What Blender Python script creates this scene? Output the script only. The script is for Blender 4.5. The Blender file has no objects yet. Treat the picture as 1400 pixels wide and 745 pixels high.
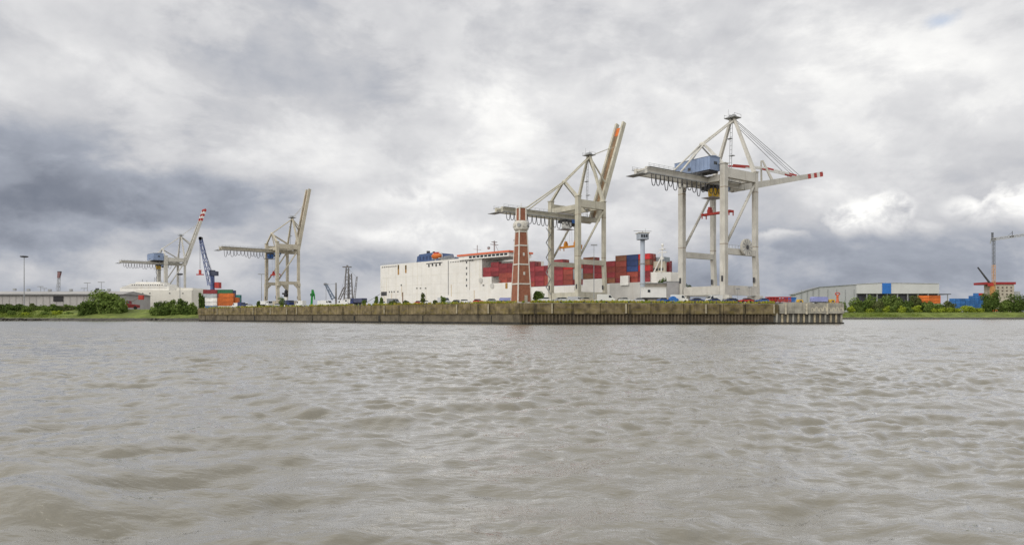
import bpy, math, random
import numpy as np
from mathutils import Vector

SC = bpy.context.scene
COL = SC.collection
R = math.radians
rnd = random.Random(7)
F = 933.0            # focal length in photo pixels (1400 wide)
HZ = 432.5           # horizon row
CAMH = 2.5           # eye height above the water

def gx(px, D): return (px - 700.0) / F * D
def gz(py, D): return CAMH + (HZ - py) / F * D

# ------------------------------------------------------------------ camera
cam_d = bpy.data.cameras.new('camera')
cam = bpy.data.objects.new('camera', cam_d); COL.objects.link(cam)
cam.location = (0, 0, CAMH); cam.rotation_euler = (R(90), 0, 0)
cam_d.sensor_width = 36.0; cam_d.lens = 36.0 * F / 1400.0
cam_d.shift_y = (HZ - 372.5) / 1400.0
cam_d.clip_start = 0.3; cam_d.clip_end = 20000
SC.camera = cam

# ------------------------------------------------------------------ view / sampling
SC.view_settings.view_transform = 'Standard'; SC.view_settings.look = 'None'
SC.view_settings.exposure = 0.18; SC.view_settings.gamma = 1.0
SC.view_settings.use_curve_mapping = False
SC.render.engine = 'CYCLES'
SC.cycles.max_bounces = 5; SC.cycles.diffuse_bounces = 2; SC.cycles.glossy_bounces = 3
SC.cycles.use_denoising = True
try: SC.cycles.denoiser = 'OPENIMAGEDENOISE'; SC.cycles.denoising_prefilter = 'FAST'
except Exception: pass
SC.cycles.caustics_reflective = False; SC.cycles.caustics_refractive = False

# ------------------------------------------------------------------ node helper
class NT:
    def __init__(s, tree): s.t = tree; s.n = tree.nodes; s.l = tree.links
    def new(s, typ, **kw):
        n = s.n.new(typ)
        for k, v in kw.items(): setattr(n, k, v)
        return n
    def put(s, sock, v):
        if isinstance(v, bpy.types.NodeSocket): s.l.new(v, sock)
        elif v is not None:
            if isinstance(v, (tuple, list)) and sock.type == 'RGBA' and len(v) == 3: v = (*v, 1)
            sock.default_value = v
    def m(s, op, a, b=None, c=None, clamp=False):
        n = s.new('ShaderNodeMath', operation=op); n.use_clamp = clamp
        s.put(n.inputs[0], a)
        if b is not None: s.put(n.inputs[1], b)
        if c is not None: s.put(n.inputs[2], c)
        return n.outputs[0]
    def step(s, v, lo, hi, a=0.0, b=1.0):
        n = s.new('ShaderNodeMapRange', interpolation_type='SMOOTHSTEP')
        s.put(n.inputs[0], v); s.put(n.inputs[1], lo); s.put(n.inputs[2], hi); s.put(n.inputs[3], a); s.put(n.inputs[4], b)
        return n.outputs[0]
    def noise(s, vec, scale, detail=5, rough=0.55, dist=0.0):
        n = s.new('ShaderNodeTexNoise'); s.put(n.inputs['Vector'], vec)
        n.inputs['Scale'].default_value = scale; n.inputs['Detail'].default_value = detail
        n.inputs['Roughness'].default_value = rough; n.inputs['Distortion'].default_value = dist
        return n.outputs['Fac']
    def map(s, vec, scale=(1, 1, 1), loc=(0, 0, 0), rot=(0, 0, 0)):
        n = s.new('ShaderNodeMapping'); s.put(n.inputs['Vector'], vec)
        n.inputs['Scale'].default_value = scale; n.inputs['Location'].default_value = loc; n.inputs['Rotation'].default_value = rot
        return n.outputs[0]
    def mix(s, f, a, b, blend='MIX'):
        n = s.new('ShaderNodeMix', data_type='RGBA', blend_type=blend)
        s.put(n.inputs[0], f); s.put(n.inputs[6], a); s.put(n.inputs[7], b)
        return n.outputs[2]
    def ramp(s, v, stops):
        n = s.new('ShaderNodeValToRGB'); e = n.color_ramp.elements
        while len(e) < len(stops): e.new(0.5)
        for i, (p, c) in enumerate(stops): e[i].position = p; e[i].color = (*c, 1)
        s.put(n.inputs[0], v); return n.outputs[0]

# ------------------------------------------------------------------ sky
SUN_AZ, SUN_EL = R(228), R(25)       # azimuth clockwise from +Y: behind the viewer, to the left
world = bpy.data.worlds.new('World'); SC.world = world; world.use_nodes = True
w = NT(world.node_tree); w.n.clear()
tc = w.new('ShaderNodeTexCoord'); sep = w.new('ShaderNodeSeparateXYZ'); w.l.new(tc.outputs['Generated'], sep.inputs[0])
X, Y, Z = sep.outputs
hyp = w.m('SQRT', w.m('ADD', w.m('MULTIPLY', X, X), w.m('MULTIPLY', Y, Y)))
az = w.m('ARCTAN2', X, Y)
te = w.m('DIVIDE', Z, w.m('MAXIMUM', hyp, 0.001))
zc = w.m('MAXIMUM', Z, 0.0)
den = w.m('ADD', zc, 0.42)
cmb = w.new('ShaderNodeCombineXYZ'); w.put(cmb.inputs[0], w.m('DIVIDE', X, den)); w.put(cmb.inputs[1], w.m('DIVIDE', Y, den))
plane = cmb.outputs[0]
cm2 = w.new('ShaderNodeCombineXYZ'); w.put(cm2.inputs[0], az); w.put(cm2.inputs[1], te)
ang = cm2.outputs[0]
nA = w.noise(w.map(plane, (0.9, 1.0, 1), rot=(0, 0, R(-25))), 1.9, 8, 0.54, 0.25)      # broad cloud sheets
nB = w.noise(w.map(plane, (1.0, 1.2, 1), (3.1, 1.7, 0), (0, 0, R(-30))), 4.0, 8, 0.55, 0.3)
nC = w.noise(ang, 9.0, 9, 0.6, 0.25)                              # puffs low over the horizon
nE = w.noise(w.map(ang, (1, 1.25, 1)), 24.0, 7, .58, .3)
nF = w.m('MULTIPLY_ADD', w.m('SUBTRACT', nE, .5), .9, w.m('MULTIPLY_ADD', w.m('SUBTRACT', nC, .5), .5, .5))
nD = w.noise(w.map(ang, (1.0, 1.8, 1), (5.0, 2.0, 0)), 5.0, 6, 0.52, 0.2)
def pos(px, py):
    a = math.atan((px - 700) / F); return a, (HZ - py) / F * math.cos(a)
def blob(px, py, rx, ry, soft=1.0, wob=0.5, nz=None):
    a0, e0 = pos(px, py)
    dx = w.m('DIVIDE', w.m('SUBTRACT', az, a0), rx / F); dy = w.m('DIVIDE', w.m('SUBTRACT', te, e0), ry / F)
    q = w.m('SQRT', w.m('ADD', w.m('MULTIPLY', dx, dx), w.m('MULTIPLY', dy, dy)))
    q = w.m('ADD', q, w.m('MULTIPLY', w.m('SUBTRACT', nD if nz is None else nz, 0.5), wob * 2))
    return w.step(q, 1.0, 1.0 - soft, 0.0, 1.0)
def add(t, v, k): return w.m('MULTIPLY_ADD', v, k, t)
t = w.m('MULTIPLY_ADD', w.step(nA, 0.3, 0.7), 0.20, 0.60)
t = add(t, w.m('SUBTRACT', nB, 0.5), 0.40)
t = add(t, w.step(te, 0.17, 0.0), -0.26)               # darker, bluer towards the horizon
t = add(t, w.step(te, 0.45, 0.9), 0.22)                # bright overhead
t = add(t, w.step(Y, 0.2, -0.5), 0.20)                 # brighter sky behind the viewer
t = add(t, blob(60, 245, 330, 105, 0.8, 0.5), -0.26)
t = add(t, blob(-60, 300, 330, 120, 0.9, 0.4), -0.10)
t = add(t, blob(170, 268, 190, 42, 0.5, 0.6), -0.10)
t = add(t, blob(420, 100, 330, 120, 0.9, 0.6), -0.12)
t = add(t, blob(630, 190, 160, 100, 1.0, 0.8), 0.18)
t = add(t, blob(720, 130, 260, 70, 1.0, 0.6), 0.08)
t = add(t, blob(70, 90, 260, 60, 1.0, 0.6), 0.08)
t = add(t, blob(1120, 80, 460, 150, 1.0, 0.4), 0.10)
t = add(t, blob(1250, 345, 430, 95, 0.9, 0.35), -0.16)
nG = w.noise(w.map(ang, (1.0, 1.7, 1), (2.0, .7, 0), (0, 0, R(14))), 5.5, 10, .60, .25)
t = add(t, w.m('SUBTRACT', w.step(nG, .42, .58), .5), .12)
t = add(t, w.m('SUBTRACT', nE, .5), .18)
t = add(t, blob(110, 372, 260, 40, 1.0, 0.4), 0.06)
t = add(t, blob(530, 300, 130, 55, 0.6, 0.5, nC), 0.12)
t = add(t, blob(505, 300, 55, 22, 0.7, 0.5, nC), -0.16)
t = add(t, blob(610, 330, 90, 38, 0.6, 0.5, nC), 0.14)
# sunlit cumulus heads
cum = w.m('MAXIMUM', blob(1184, 306, 48, 37, 0.28, 0.8, nF), blob(1242, 322, 56, 20, 0.4, 0.75, nF))
cum = w.m('MAXIMUM', cum, blob(1208, 290, 34, 27, 0.28, 0.8, nF))
cum = w.m('MAXIMUM', cum, w.m('MULTIPLY', blob(1322, 284, 34, 20, 0.6, 0.9, nF), 0.8))
cum = w.m('MAXIMUM', cum, w.m('MULTIPLY', blob(1388, 290, 66, 42, 0.4, 0.9, nF), 0.8))
cum = w.m('MAXIMUM', cum, w.m('MULTIPLY', blob(1450, 290, 70, 40, 0.6, 0.9, nF), 0.8))
cum = w.m('MAXIMUM', cum, w.m('MULTIPLY', blob(1062, 328, 52, 19, 0.4, 0.8, nF), 0.95))
cum = w.m('MAXIMUM', cum, w.m('MULTIPLY', blob(950, 322, 60, 16, 0.7, 0.9, nF), 0.35))
cum = w.m('MAXIMUM', cum, w.m('MULTIPLY', blob(560, 268, 60, 20, 0.6, 1.0, nF), 0.5))
cum = w.m('MAXIMUM', cum, w.m('MULTIPLY', blob(600, 320, 60, 20, 0.6, 1.0, nF), 0.45))
cum = w.m('MAXIMUM', cum, w.m('MULTIPLY', blob(668, 318, 30, 16, 0.6, 1.0, nF), 0.4))
cum = w.m('MULTIPLY', cum, w.step(te, .095, .128))
cshade = w.m('MULTIPLY_ADD', w.step(te, 0.10, 0.15), 0.22, w.m('MULTIPLY_ADD', w.m('SUBTRACT', nF, 0.5), 1.5, 0.74))
t = w.m('ADD', w.m('MULTIPLY', t, w.m('SUBTRACT', 1.0, cum)), w.m('MULTIPLY', cshade, cum))
cloud = w.ramp(t, [(0.0, (.125, .145, .19)), (0.2, (.205, .225, .272)), (0.4, (.33, .355, .41)), (0.6, (.525, .53, .552)),
                   (0.8, (.70, .70, .705)), (1.0, (.93, .925, .90))])
sky = w.new('ShaderNodeTexSky', sky_type='NISHITA'); sky.sun_disc = False
sky.sun_elevation = SUN_EL; sky.sun_rotation = SUN_AZ
STR = 0.1
cl = w.new('ShaderNodeVectorMath', operation='SCALE'); w.l.new(cloud, cl.inputs[0]); cl.inputs['Scale'].default_value = 1.0 / STR
hole = w.m('MULTIPLY', blob(1286, 30, 22, 14, 1.0, 0.9, nF), 0.30)
tint = w.mix(hole, cl.outputs[0], sky.outputs[0])
tint = w.mix(w.m('MULTIPLY', hole, 0.8), tint, (4.6, 5.9, 8.4))
tint = w.mix(w.step(Z, 0.0, -0.05), tint, (2.2, 2.1, 1.9))
bg = w.new('ShaderNodeBackground'); w.l.new(tint, bg.inputs[0]); bg.inputs[1].default_value = STR
wo = w.new('ShaderNodeOutputWorld'); w.l.new(bg.outputs[0], wo.inputs[0])
try: world.cycles.sampling_method = 'MANUAL'; world.cycles.sample_map_resolution = 512
except Exception: pass

# ------------------------------------------------------------------ sun (veiled)
sd = bpy.data.lights.new('sun', 'SUN'); sd.energy = 1.5; sd.angle = R(60); sd.color = (1, .95, .87)
so = bpy.data.objects.new('sun', sd); COL.objects.link(so)
sdir = Vector((math.sin(SUN_AZ) * math.cos(SUN_EL), math.cos(SUN_AZ) * math.cos(SUN_EL), math.sin(SUN_EL)))
so.rotation_euler = sdir.to_track_quat('Z', 'Y').to_euler()

# ------------------------------------------------------------------ materials
MATS = {}
def vary(m, amt):
    nt = NT(m.node_tree); p = next(n for n in nt.n if n.type == 'BSDF_PRINCIPLED'); src = p.inputs['Base Color'].links[0].from_socket
    k = nt.m('MULTIPLY_ADD', nt.new('ShaderNodeObjectInfo').outputs['Random'], 2 * amt, 1 - amt); v = nt.new('ShaderNodeVectorMath', operation='SCALE')
    nt.l.new(src, v.inputs[0]); nt.l.new(k, v.inputs['Scale']); nt.l.new(v.outputs[0], p.inputs['Base Color'])
def paint(name, col, rough=0.55, var=0.12, scale=0.6, streak=0.0, streak_col=(.10, .075, .05), sscale=1.0, metal=0.0, detail=4, top_moss=None):
    if name in MATS: return MATS[name]
    m = bpy.data.materials.new(name); m.use_nodes = True; nt = NT(m.node_tree); nt.n.clear()
    tc = nt.new('ShaderNodeTexCoord').outputs['Object']
    f = nt.step(nt.noise(tc, scale, detail, .6), .3, .7)
    a = tuple(c * (1 - var) for c in col); b = tuple(min(.95, c * (1 + var)) for c in col)
    c = nt.mix(f, a, b)
    if streak:
        s = nt.noise(nt.map(tc, (1.6 * sscale, 1.6 * sscale, .09 * sscale)), 1.0, 6, .65)
        c = nt.mix(nt.m('MULTIPLY', nt.step(s, .52, .78), streak), c, streak_col)
    if top_moss:
        s = nt.noise(nt.map(tc, (.35, .35, .8)), 1.0, 5, .65)
        c = nt.mix(nt.m('MULTIPLY', nt.step(s, .45, .66), top_moss[0]), c, top_moss[1])
    p = nt.new('ShaderNodeBsdfPrincipled'); nt.put(p.inputs['Base Color'], c)
    p.inputs['Roughness'].default_value = rough; p.inputs['Metallic'].default_value = metal
    p.inputs['Specular IOR Level'].default_value = .35
    o = nt.new('ShaderNodeOutputMaterial'); nt.l.new(p.outputs[0], o.inputs[0]); MATS[name] = m
    return m
def leafmat(name, c1, c2):
    if name in MATS: return MATS[name]
    m = bpy.data.materials.new(name); m.use_nodes = True; nt = NT(m.node_tree); nt.n.clear()
    g = nt.new('ShaderNodeNewGeometry'); tc = nt.new('ShaderNodeTexCoord').outputs['Object']
    f = nt.m('ADD', nt.m('MULTIPLY', g.outputs['Random Per Island'], .6), nt.m('MULTIPLY', nt.step(nt.noise(tc, .35, 3), .35, .65), .4))
    c = nt.mix(f, c1, c2)
    d = nt.new('ShaderNodeBsdfDiffuse'); nt.put(d.inputs[0], c)
    tr = nt.new('ShaderNodeBsdfTranslucent'); nt.put(tr.inputs[0], c)
    mx = nt.new('ShaderNodeMixShader'); mx.inputs[0].default_value = .3; nt.l.new(d.outputs[0], mx.inputs[1]); nt.l.new(tr.outputs[0], mx.inputs[2])
    o = nt.new('ShaderNodeOutputMaterial'); nt.l.new(mx.outputs[0], o.inputs[0]); MATS[name] = m
    return m
CRANE_GREY = paint('crane_grey_paint', (.57, .55, .50), .5, .12, .25, .6, (.26, .22, .15), .5)
CRANE_CREAM = paint('crane_cream_paint', (.50, .475, .39), .55, .14, .25, .65, (.22, .175, .10), .5)
CRANE_BEIGE = paint('crane_beige_paint', (.51, .465, .37), .55, .12, .25, .4, (.22, .17, .10), .6)
RUSTY = paint('rusty_brown_paint', (.26, .17, .10), .7, .25, .5)
DARK = paint('dark_machinery', (.06, .06, .065), .6, .3, .8)
STEEL = paint('galvanised_steel', (.30, .31, .32), .5, .15, .8)
BLACK = paint('black_rubber', (.022, .022, .024), .7, .2, .8)
WHITE = paint('white_paint', (.78, .77, .74), .45, .06, .3, .12)
RED = paint('red_paint', (.45, .045, .035), .5, .15, .5)
ORANGE = paint('orange_paint', (.62, .16, .035), .5, .12, .5)
YELLOW = paint('yellow_paint', (.68, .42, .03), .5, .12, .5)
HOUSE_BLUE = paint('machine_house_blue', (.235, .305, .455), .5, .10, .3, .3, (.08, .10, .16), .6)
BLUE = paint('blue_paint', (.04, .14, .42), .5, .12, .4)
LILAC = paint('lilac_tarpaulin', (.30, .33, .62), .6, .12, .5)
GREEN = paint('green_paint', (.03, .34, .06), .5, .1, .5)
GLASS = paint('dark_glass', (.025, .032, .04), .12, .2, .5)
PALE_GLASS = paint('cabin_glass', (.10, .13, .17), .15, .2, .5)

# ------------------------------------------------------------------ mesh builder
class MB:
    def __init__(s): s.v = []; s.f = []
    def add(s, vs, fs):
        o = len(s.v); s.v += [tuple(p) for p in vs]; s.f += [tuple(i + o for i in f) for f in fs]; return s
    def box(s, c, d, rz=0.0):
        cx, cy, cz = c; hx, hy, hz = d[0] / 2, d[1] / 2, d[2] / 2; co, si = math.cos(rz), math.sin(rz); vs = []
        for z in (-hz, hz):
            for x, y in ((-hx, -hy), (hx, -hy), (hx, hy), (-hx, hy)): vs.append((cx + x * co - y * si, cy + x * si + y * co, cz + z))
        return s.add(vs, [(3, 2, 1, 0), (4, 5, 6, 7), (0, 1, 5, 4), (1, 2, 6, 5), (2, 3, 7, 6), (3, 0, 4, 7)])
    def beam(s, p, q, wd, h, wd2=None, h2=None):
        p, q = Vector(p), Vector(q); d = (q - p).normalized()
        side = d.cross(Vector((0, 0, 1)))
        if side.length < 1e-3: side = Vector((1, 0, 0)).cross(d) if abs(d.x) < .9 else Vector((0, 1, 0))
        side.normalize(); up = side.cross(d).normalized(); vs = []
        for b, ww, hh in ((p, wd, h), (q, wd2 or wd, h2 or h)):
            for i, j in ((-1, -1), (1, -1), (1, 1), (-1, 1)): vs.append(b + side * (i * ww / 2) + up * (j * hh / 2))
        return s.add(vs, [(3, 2, 1, 0), (4, 5, 6, 7), (0, 1, 5, 4), (1, 2, 6, 5), (2, 3, 7, 6), (3, 0, 4, 7)])
    def tube(s, p, q, r, n=7, r2=None):
        p, q = Vector(p), Vector(q); d = (q - p).normalized()
        a = d.orthogonal().normalized(); b = d.cross(a); vs = []
        for c, rr in ((p, r), (q, r if r2 is None else r2)):
            for i in range(n):
                t = 2 * math.pi * i / n; vs.append(c + a * math.cos(t) * rr + b * math.sin(t) * rr)
        fs = [(i, (i + 1) % n, n + (i + 1) % n, n + i) for i in range(n)]
        return s.add(vs, fs + [tuple(range(n - 1, -1, -1)), tuple(range(n, 2 * n))])
    def path(s, pts, r, n=6):
        for a, b in zip(pts[:-1], pts[1:]): s.tube(a, b, r, n)
        return s
    def lathe(s, prof, n=12, c=(0, 0, 0), sx=1.0, sy=1.0, off=0.0):
        vs = []
        for r, z in prof:
            for i in range(n):
                t = 2 * math.pi * i / n + off; vs.append((c[0] + r * math.cos(t) * sx, c[1] + r * math.sin(t) * sy, c[2] + z))
        fs = []
        for k in range(len(prof) - 1):
            for i in range(n): fs.append((k * n + i, k * n + (i + 1) % n, (k + 1) * n + (i + 1) % n, (k + 1) * n + i))
        fs += [tuple(range(n - 1, -1, -1)), tuple(range((len(prof) - 1) * n, len(prof) * n))]
        return s.add(vs, fs)
    def prism(s, poly, z0, z1):
        n = len(poly); vs = [(x, y, z0) for x, y in poly] + [(x, y, z1) for x, y in poly]
        fs = [tuple(range(n - 1, -1, -1)), tuple(range(n, 2 * n))] + [(i, (i + 1) % n, n + (i + 1) % n, n + i) for i in range(n)]
        return s.add(vs, fs)
    def side(s, poly, y0, y1):       # polygon in x-z, extruded along y
        n = len(poly); vs = [(x, y0, z) for x, z in poly] + [(x, y1, z) for x, z in poly]
        fs = [tuple(range(n)), tuple(range(2 * n - 1, n - 1, -1))] + [(n + i, n + (i + 1) % n, (i + 1) % n, i) for i in range(n)]
        return s.add(vs, fs)
    def ball(s, c, r, n=10, m=6):
        prof = [(max(.01, math.sin(math.pi * k / m)) * r[0], -math.cos(math.pi * k / m) * r[2]) for k in range(m + 1)]
        return s.lathe(prof, n, c, 1.0, r[1] / r[0])
    def mesh(s, name, mat, smooth=False):
        me = bpy.data.meshes.new(name); me.from_pydata(s.v, [], s.f); me.materials.append(mat)
        if smooth: me.polygons.foreach_set('use_smooth', [True] * len(me.polygons))
        me.update(); return me
    def build(s, name, mat, parent=None, loc=None, rz=0.0, smooth=False):
        o = bpy.data.objects.new(name, s.mesh(name, mat, smooth)); COL.objects.link(o)
        if parent: o.parent = parent
        if loc: o.location = loc
        if rz: o.rotation_euler.z = rz
        return o
def tag(o, label=None, cat=None, group=None, kind=None):
    for k, v in (('label', label), ('category', cat), ('group', group), ('kind', kind)):
        if v: o[k] = v
    return o
def thing(name, label, cat, loc=(0, 0, 0), rz=0.0, group=None):
    o = bpy.data.objects.new(name, None); COL.objects.link(o); o.location = loc; o.rotation_euler.z = rz
    o.empty_display_size = .5
    return tag(o, label, cat, group)
KIDS = {}
def dup(root):
    def cp(o, par):
        c = o.copy(); COL.objects.link(c); c.parent = par
        for k in o.children: cp(k, c)
        return c
    return cp(root, None)
ORD = ['first', 'second', 'third', 'fourth', 'fifth', 'sixth', 'seventh', 'eighth', 'ninth', 'tenth', 'eleventh', 'twelfth', 'thirteenth',
       'fourteenth', 'fifteenth', 'sixteenth', 'seventeenth', 'eighteenth', 'nineteenth', 'twentieth'] + ['%dth' % i for i in range(21, 60)]

# ================================================================== WATER
def water_heights(x, y, sp):
    rs = np.random.RandomState(19)
    h = np.zeros_like(x); dx = np.zeros_like(x); dy = np.zeros_like(x)
    wind = R(-75)
    # wind patches: rougher and calmer water
    g = np.zeros_like(x)
    for i in range(14):
        lam = rs.uniform(9, 60); th = rs.uniform(0, 6.283); g += np.sin(2 * math.pi / lam * (math.cos(th) * x + math.sin(th) * y) + rs.uniform(0, 6.283))
    g = np.clip(.92 + .12 * g, .55, 1.12)
    n = 200
    for i in range(n):
        lam = 0.11 * (4.5 / 0.11) ** (i / (n - 1.0)) * rs.uniform(.95, 1.05)
        if i >= n - 8: lam = rs.uniform(5.5, 11)
        th = wind + rs.normal(0, .42 if lam > .8 else .65); ph = rs.uniform(0, 6.283); k = 2 * math.pi / lam
        a = (.0060 if lam > .9 else .0066 if lam > .35 else .0044) * lam ** 0.92 * rs.uniform(.4, 1.5) * math.exp(-(lam / 4.5) ** 2)
        if lam >= 5.5: a = .012 * rs.uniform(.6, 1.2)
        keep = np.clip((lam / sp - 2.0) / 1.5, 0, 1)
        if lam < 2.2: keep = keep * (g if lam > .6 else g * g)
        arg = k * (math.cos(th) * x + math.sin(th) * y) + ph
        s = np.sin(arg); c = np.cos(arg)
        h += keep * a * s; q = .50 * a * keep
        dx += q * math.cos(th) * c; dy += q * math.sin(th) * c
    lean = .42 * .16 * np.tanh(h / .16); dx -= .26 * lean; dy += .97 * lean      # crests lean downwind
    # wake of the boat, crossing the left foreground
    d = np.array([.72, -.69]); nrm = np.array([.69, .72])
    for (px_, py_, amp, wid, ln) in ((-6.7, 9.2, .42, .9, 3.2), (-7.0, 11.6, .07, .8, 9), (-7.5, 14.6, .08, 1.0, 12), (-8.5, 18.5, .06, 1.2, 14), (-13, 26, .08, .8, 30)):
        u = (x - px_) * nrm[0] + (y - py_) * nrm[1]; v = (x - px_) * d[0] + (y - py_) * d[1]
        u = u + .30 * np.sin(v * .8) + .10 * np.sin(v * 2.3 + 1)
        e = np.exp(-(u / wid) ** 2) - .55 * np.exp(-((u + 1.5 * wid) / (1.1 * wid)) ** 2)
        h += amp * e * np.exp(-(v / ln) ** 2) * (1 + .25 * np.sin(v * 1.9))
    return h, dx, dy
nr, na = 1500, 1000
rr = 3.6 * (1000 / 3.6) ** (np.arange(nr) / (nr - 1.0))
aa = np.linspace(R(-54), R(54), na)
RR, AA = np.meshgrid(rr, aa, indexing='ij')
x0 = RR * np.sin(AA); y0 = RR * np.cos(AA)
sp = np.maximum(RR * math.log(1000 / 3.6) / nr, RR * (aa[1] - aa[0])) * 1.0
hh, ddx, ddy = water_heights(x0, y0, sp)
fade = np.clip((950 - RR) / 300, 0, 1)
V = np.stack([x0 - ddx * fade, y0 - ddy * fade, hh * fade], -1).reshape(-1, 3)
idx = np.arange(nr * na).reshape(nr, na)
Q = np.stack([idx[:-1, :-1], idx[:-1, 1:], idx[1:, 1:], idx[1:, :-1]], -1).reshape(-1, 4)[:, ::-1]
wm = bpy.data.meshes.new('river_water')
wm.vertices.add(len(V)); wm.vertices.foreach_set('co', V.astype(np.float32).ravel())
wm.loops.add(Q.size); wm.loops.foreach_set('vertex_index', Q.astype(np.int32).ravel())
wm.polygons.add(len(Q)); wm.polygons.foreach_set('loop_start', np.arange(0, Q.size, 4, dtype=np.int32))
wm.polygons.foreach_set('use_smooth', np.ones(len(Q), dtype=bool))
wm.update(calc_edges=True); wm.validate()
mw = bpy.data.materials.new('river_water'); mw.use_nodes = True; nt = NT(mw.node_tree); nt.n.clear()
oc = nt.new('ShaderNodeTexCoord').outputs['Object']
mud = nt.mix(nt.step(nt.noise(nt.map(oc, (.06, .10, 1)), 1.0, 4), .35, .65), (.122, .107, .070), (.155, .140, .102))
b0 = nt.noise(nt.map(oc, (.6, 1.5, 1), rot=(0, 0, R(12))), 1.6, 4, .6, .5)
b1 = nt.noise(nt.map(oc, (.6, 1.5, 1), rot=(0, 0, R(-15))), 6.5, 5, .62, .5)
bmp = nt.new('ShaderNodeBump'); bmp.inputs['Strength'].default_value = 1.0; bmp.inputs['Distance'].default_value = .10
nt.put(bmp.inputs['Height'], nt.m('MULTIPLY_ADD', b1, .17, nt.m('MULTIPLY', b0, .45)))
p = nt.new('ShaderNodeBsdfPrincipled'); nt.put(p.inputs['Base Color'], mud); dist = nt.new('ShaderNodeVectorMath', operation='LENGTH'); nt.l.new(oc, dist.inputs[0])
nt.put(p.inputs['Roughness'], nt.step(dist.outputs['Value'], 8.0, 150.0, .03, .27))
p.inputs['IOR'].default_value = 1.5
p.inputs['Coat Weight'].default_value = 1.0; p.inputs['Coat IOR'].default_value = 1.72
nt.put(p.inputs['Coat Roughness'], nt.step(dist.outputs['Value'], 8.0, 150.0, .03, .27)); nt.l.new(bmp.outputs[0], p.inputs['Coat Normal']); nt.l.new(bmp.outputs[0], p.inputs['Normal'])
o = nt.new('ShaderNodeOutputMaterial'); nt.l.new(p.outputs[0], o.inputs[0]); MATS['river_water'] = mw
wm.materials.append(mw)
wob = bpy.data.objects.new('river_water', wm); COL.objects.link(wob); tag(wob, kind='structure')
far = MB().add([(-9000, -3000, -.6), (9000, -3000, -.6), (9000, 15000, -.6), (-9000, 15000, -.6)], [(0, 1, 2, 3)])
tag(far.build('wide_water', mw), kind='structure')

# ================================================================== LAND
ZD = 6.6
P0, P1, P2 = (-163.6, 355.0), (2.3, 212.0), (111.0, 228.0)
EARTH = paint('quay_paving', (.17, .165, .15), .9, .2, .15, detail=6)
GRASSM = paint('bank_grass', (.15, .185, .04), .95, .45, .12, detail=8, top_moss=(.7, (.08, .12, .025)))
STONE = paint('dark_bank_stone', (.075, .07, .06), .95, .5, .8, detail=8)
u46 = (.695, .719); v46 = (.719, -.695)
def sp_(s, off=0.0): return (97.4 - .719 * s + u46[0] * off, 268.6 + .695 * s + u46[1] * off)     # along the far ship's side
deck = [(P0[0] + 1.0, P0[1] + 1.1), (P1[0] + .3, P1[1] + 1.4), (P2[0] - .6, P2[1] + 1.2), (112.5, 236), sp_(-6, -3), sp_(330, -3), (-330, 548), (-900, 548), (-900, 417), (-300, 414), (-215, 400), (-174, 378)]
tag(MB().prism(deck, -3, ZD).build('quay_ground', EARTH), kind='structure')
tag(MB().prism([(-1400, 606), (-190, 606), (-150, 760), (-150, 1500), (-1400, 1500)], -3, ZD).build('far_quay_ground', EARTH), kind='structure')
tag(MB().prism([(-8000, 1600), (8000, 1600), (9000, 9000), (-9000, 9000)], -3, 5.5).build('distant_land', GRASSM), kind='structure')
def bank(name, front, z_steps, mats):
    # front: list of (x, y); z_steps: (setback, height)
    pts = [[(x, y + d, z) for x, y in front] for d, z in z_steps]; n = len(front)
    mbs = {}
    for k in range(len(pts) - 1):
        b = mbs.setdefault(mats[k], MB()); sub = 1
        b.add(pts[k] + pts[k + 1], [(i, i + 1, n + i + 1, n + i) for i in range(n - 1)])
    return mbs
def wavy(x0, x1, n, f, amp, seed):
    r = random.Random(seed); out = []
    for i in range(n):
        t = i / (n - 1); out.append((x0 + (x1 - x0) * t, f(t) + r.uniform(-amp, amp)))
    return out
lb = wavy(-900, -164, 120, lambda t: 392 - 34 * t ** 3, 1.0, 3)
for m_, b in bank('bank', lb, [(0, -1), (5, 1.6), (16, 4.4), (24, 6.4), (44, 6.75)], ['s', 'g', 'g', 'g']).items():
    tag(b.build('shore_slope' if m_ == 's' else 'bank_grass_slope', STONE if m_ == 's' else GRASSM), kind='structure')
rb = wavy(130, 1500, 130, lambda t: 604 - 30 * t, 1.4, 5)
for m_, b in bank('bank', rb, [(0, -1), (7, 1.5), (14, 2.7), (30, 6.2), (90, 7.0), (900, 7.2)], ['s', 'g', 'g', 'g', 'g']).items():
    tag(b.build('shore_slope' if m_ == 's' else 'bank_grass_slope', STONE if m_ == 's' else GRASSM), kind='structure')

# ================================================================== QUAY WALL
CONC = paint('weathered_quay_concrete', (.172, .137, .078), .9, .6, .35, .95, (.055, .042, .026), 1.1, detail=8, top_moss=(.65, (.17, .135, .036)))
CONC2 = paint('grey_quay_concrete', (.33, .315, .27), .9, .3, .4, .7, (.09, .08, .06), 1.2, detail=8)
LOWC = paint('wet_lower_concrete', (.125, .105, .072), .8, .35, .4, .6, (.05, .045, .035), 1.5, detail=8)
PILE = paint('rusty_sheet_pile', (.125, .10, .068), .8, .35, .5, .6, (.04, .033, .025), 1.5, detail=8)
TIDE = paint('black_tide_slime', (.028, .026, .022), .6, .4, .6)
PALEC = paint('pale_lime_concrete', (.52, .48, .38), .9, .2, .8, .4, (.2, .17, .12), 1.2)
def along(A, B):
    dx, dy = B[0] - A[0], B[1] - A[1]; L = math.hypot(dx, dy); return L, math.atan2(dy, dx)
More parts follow.
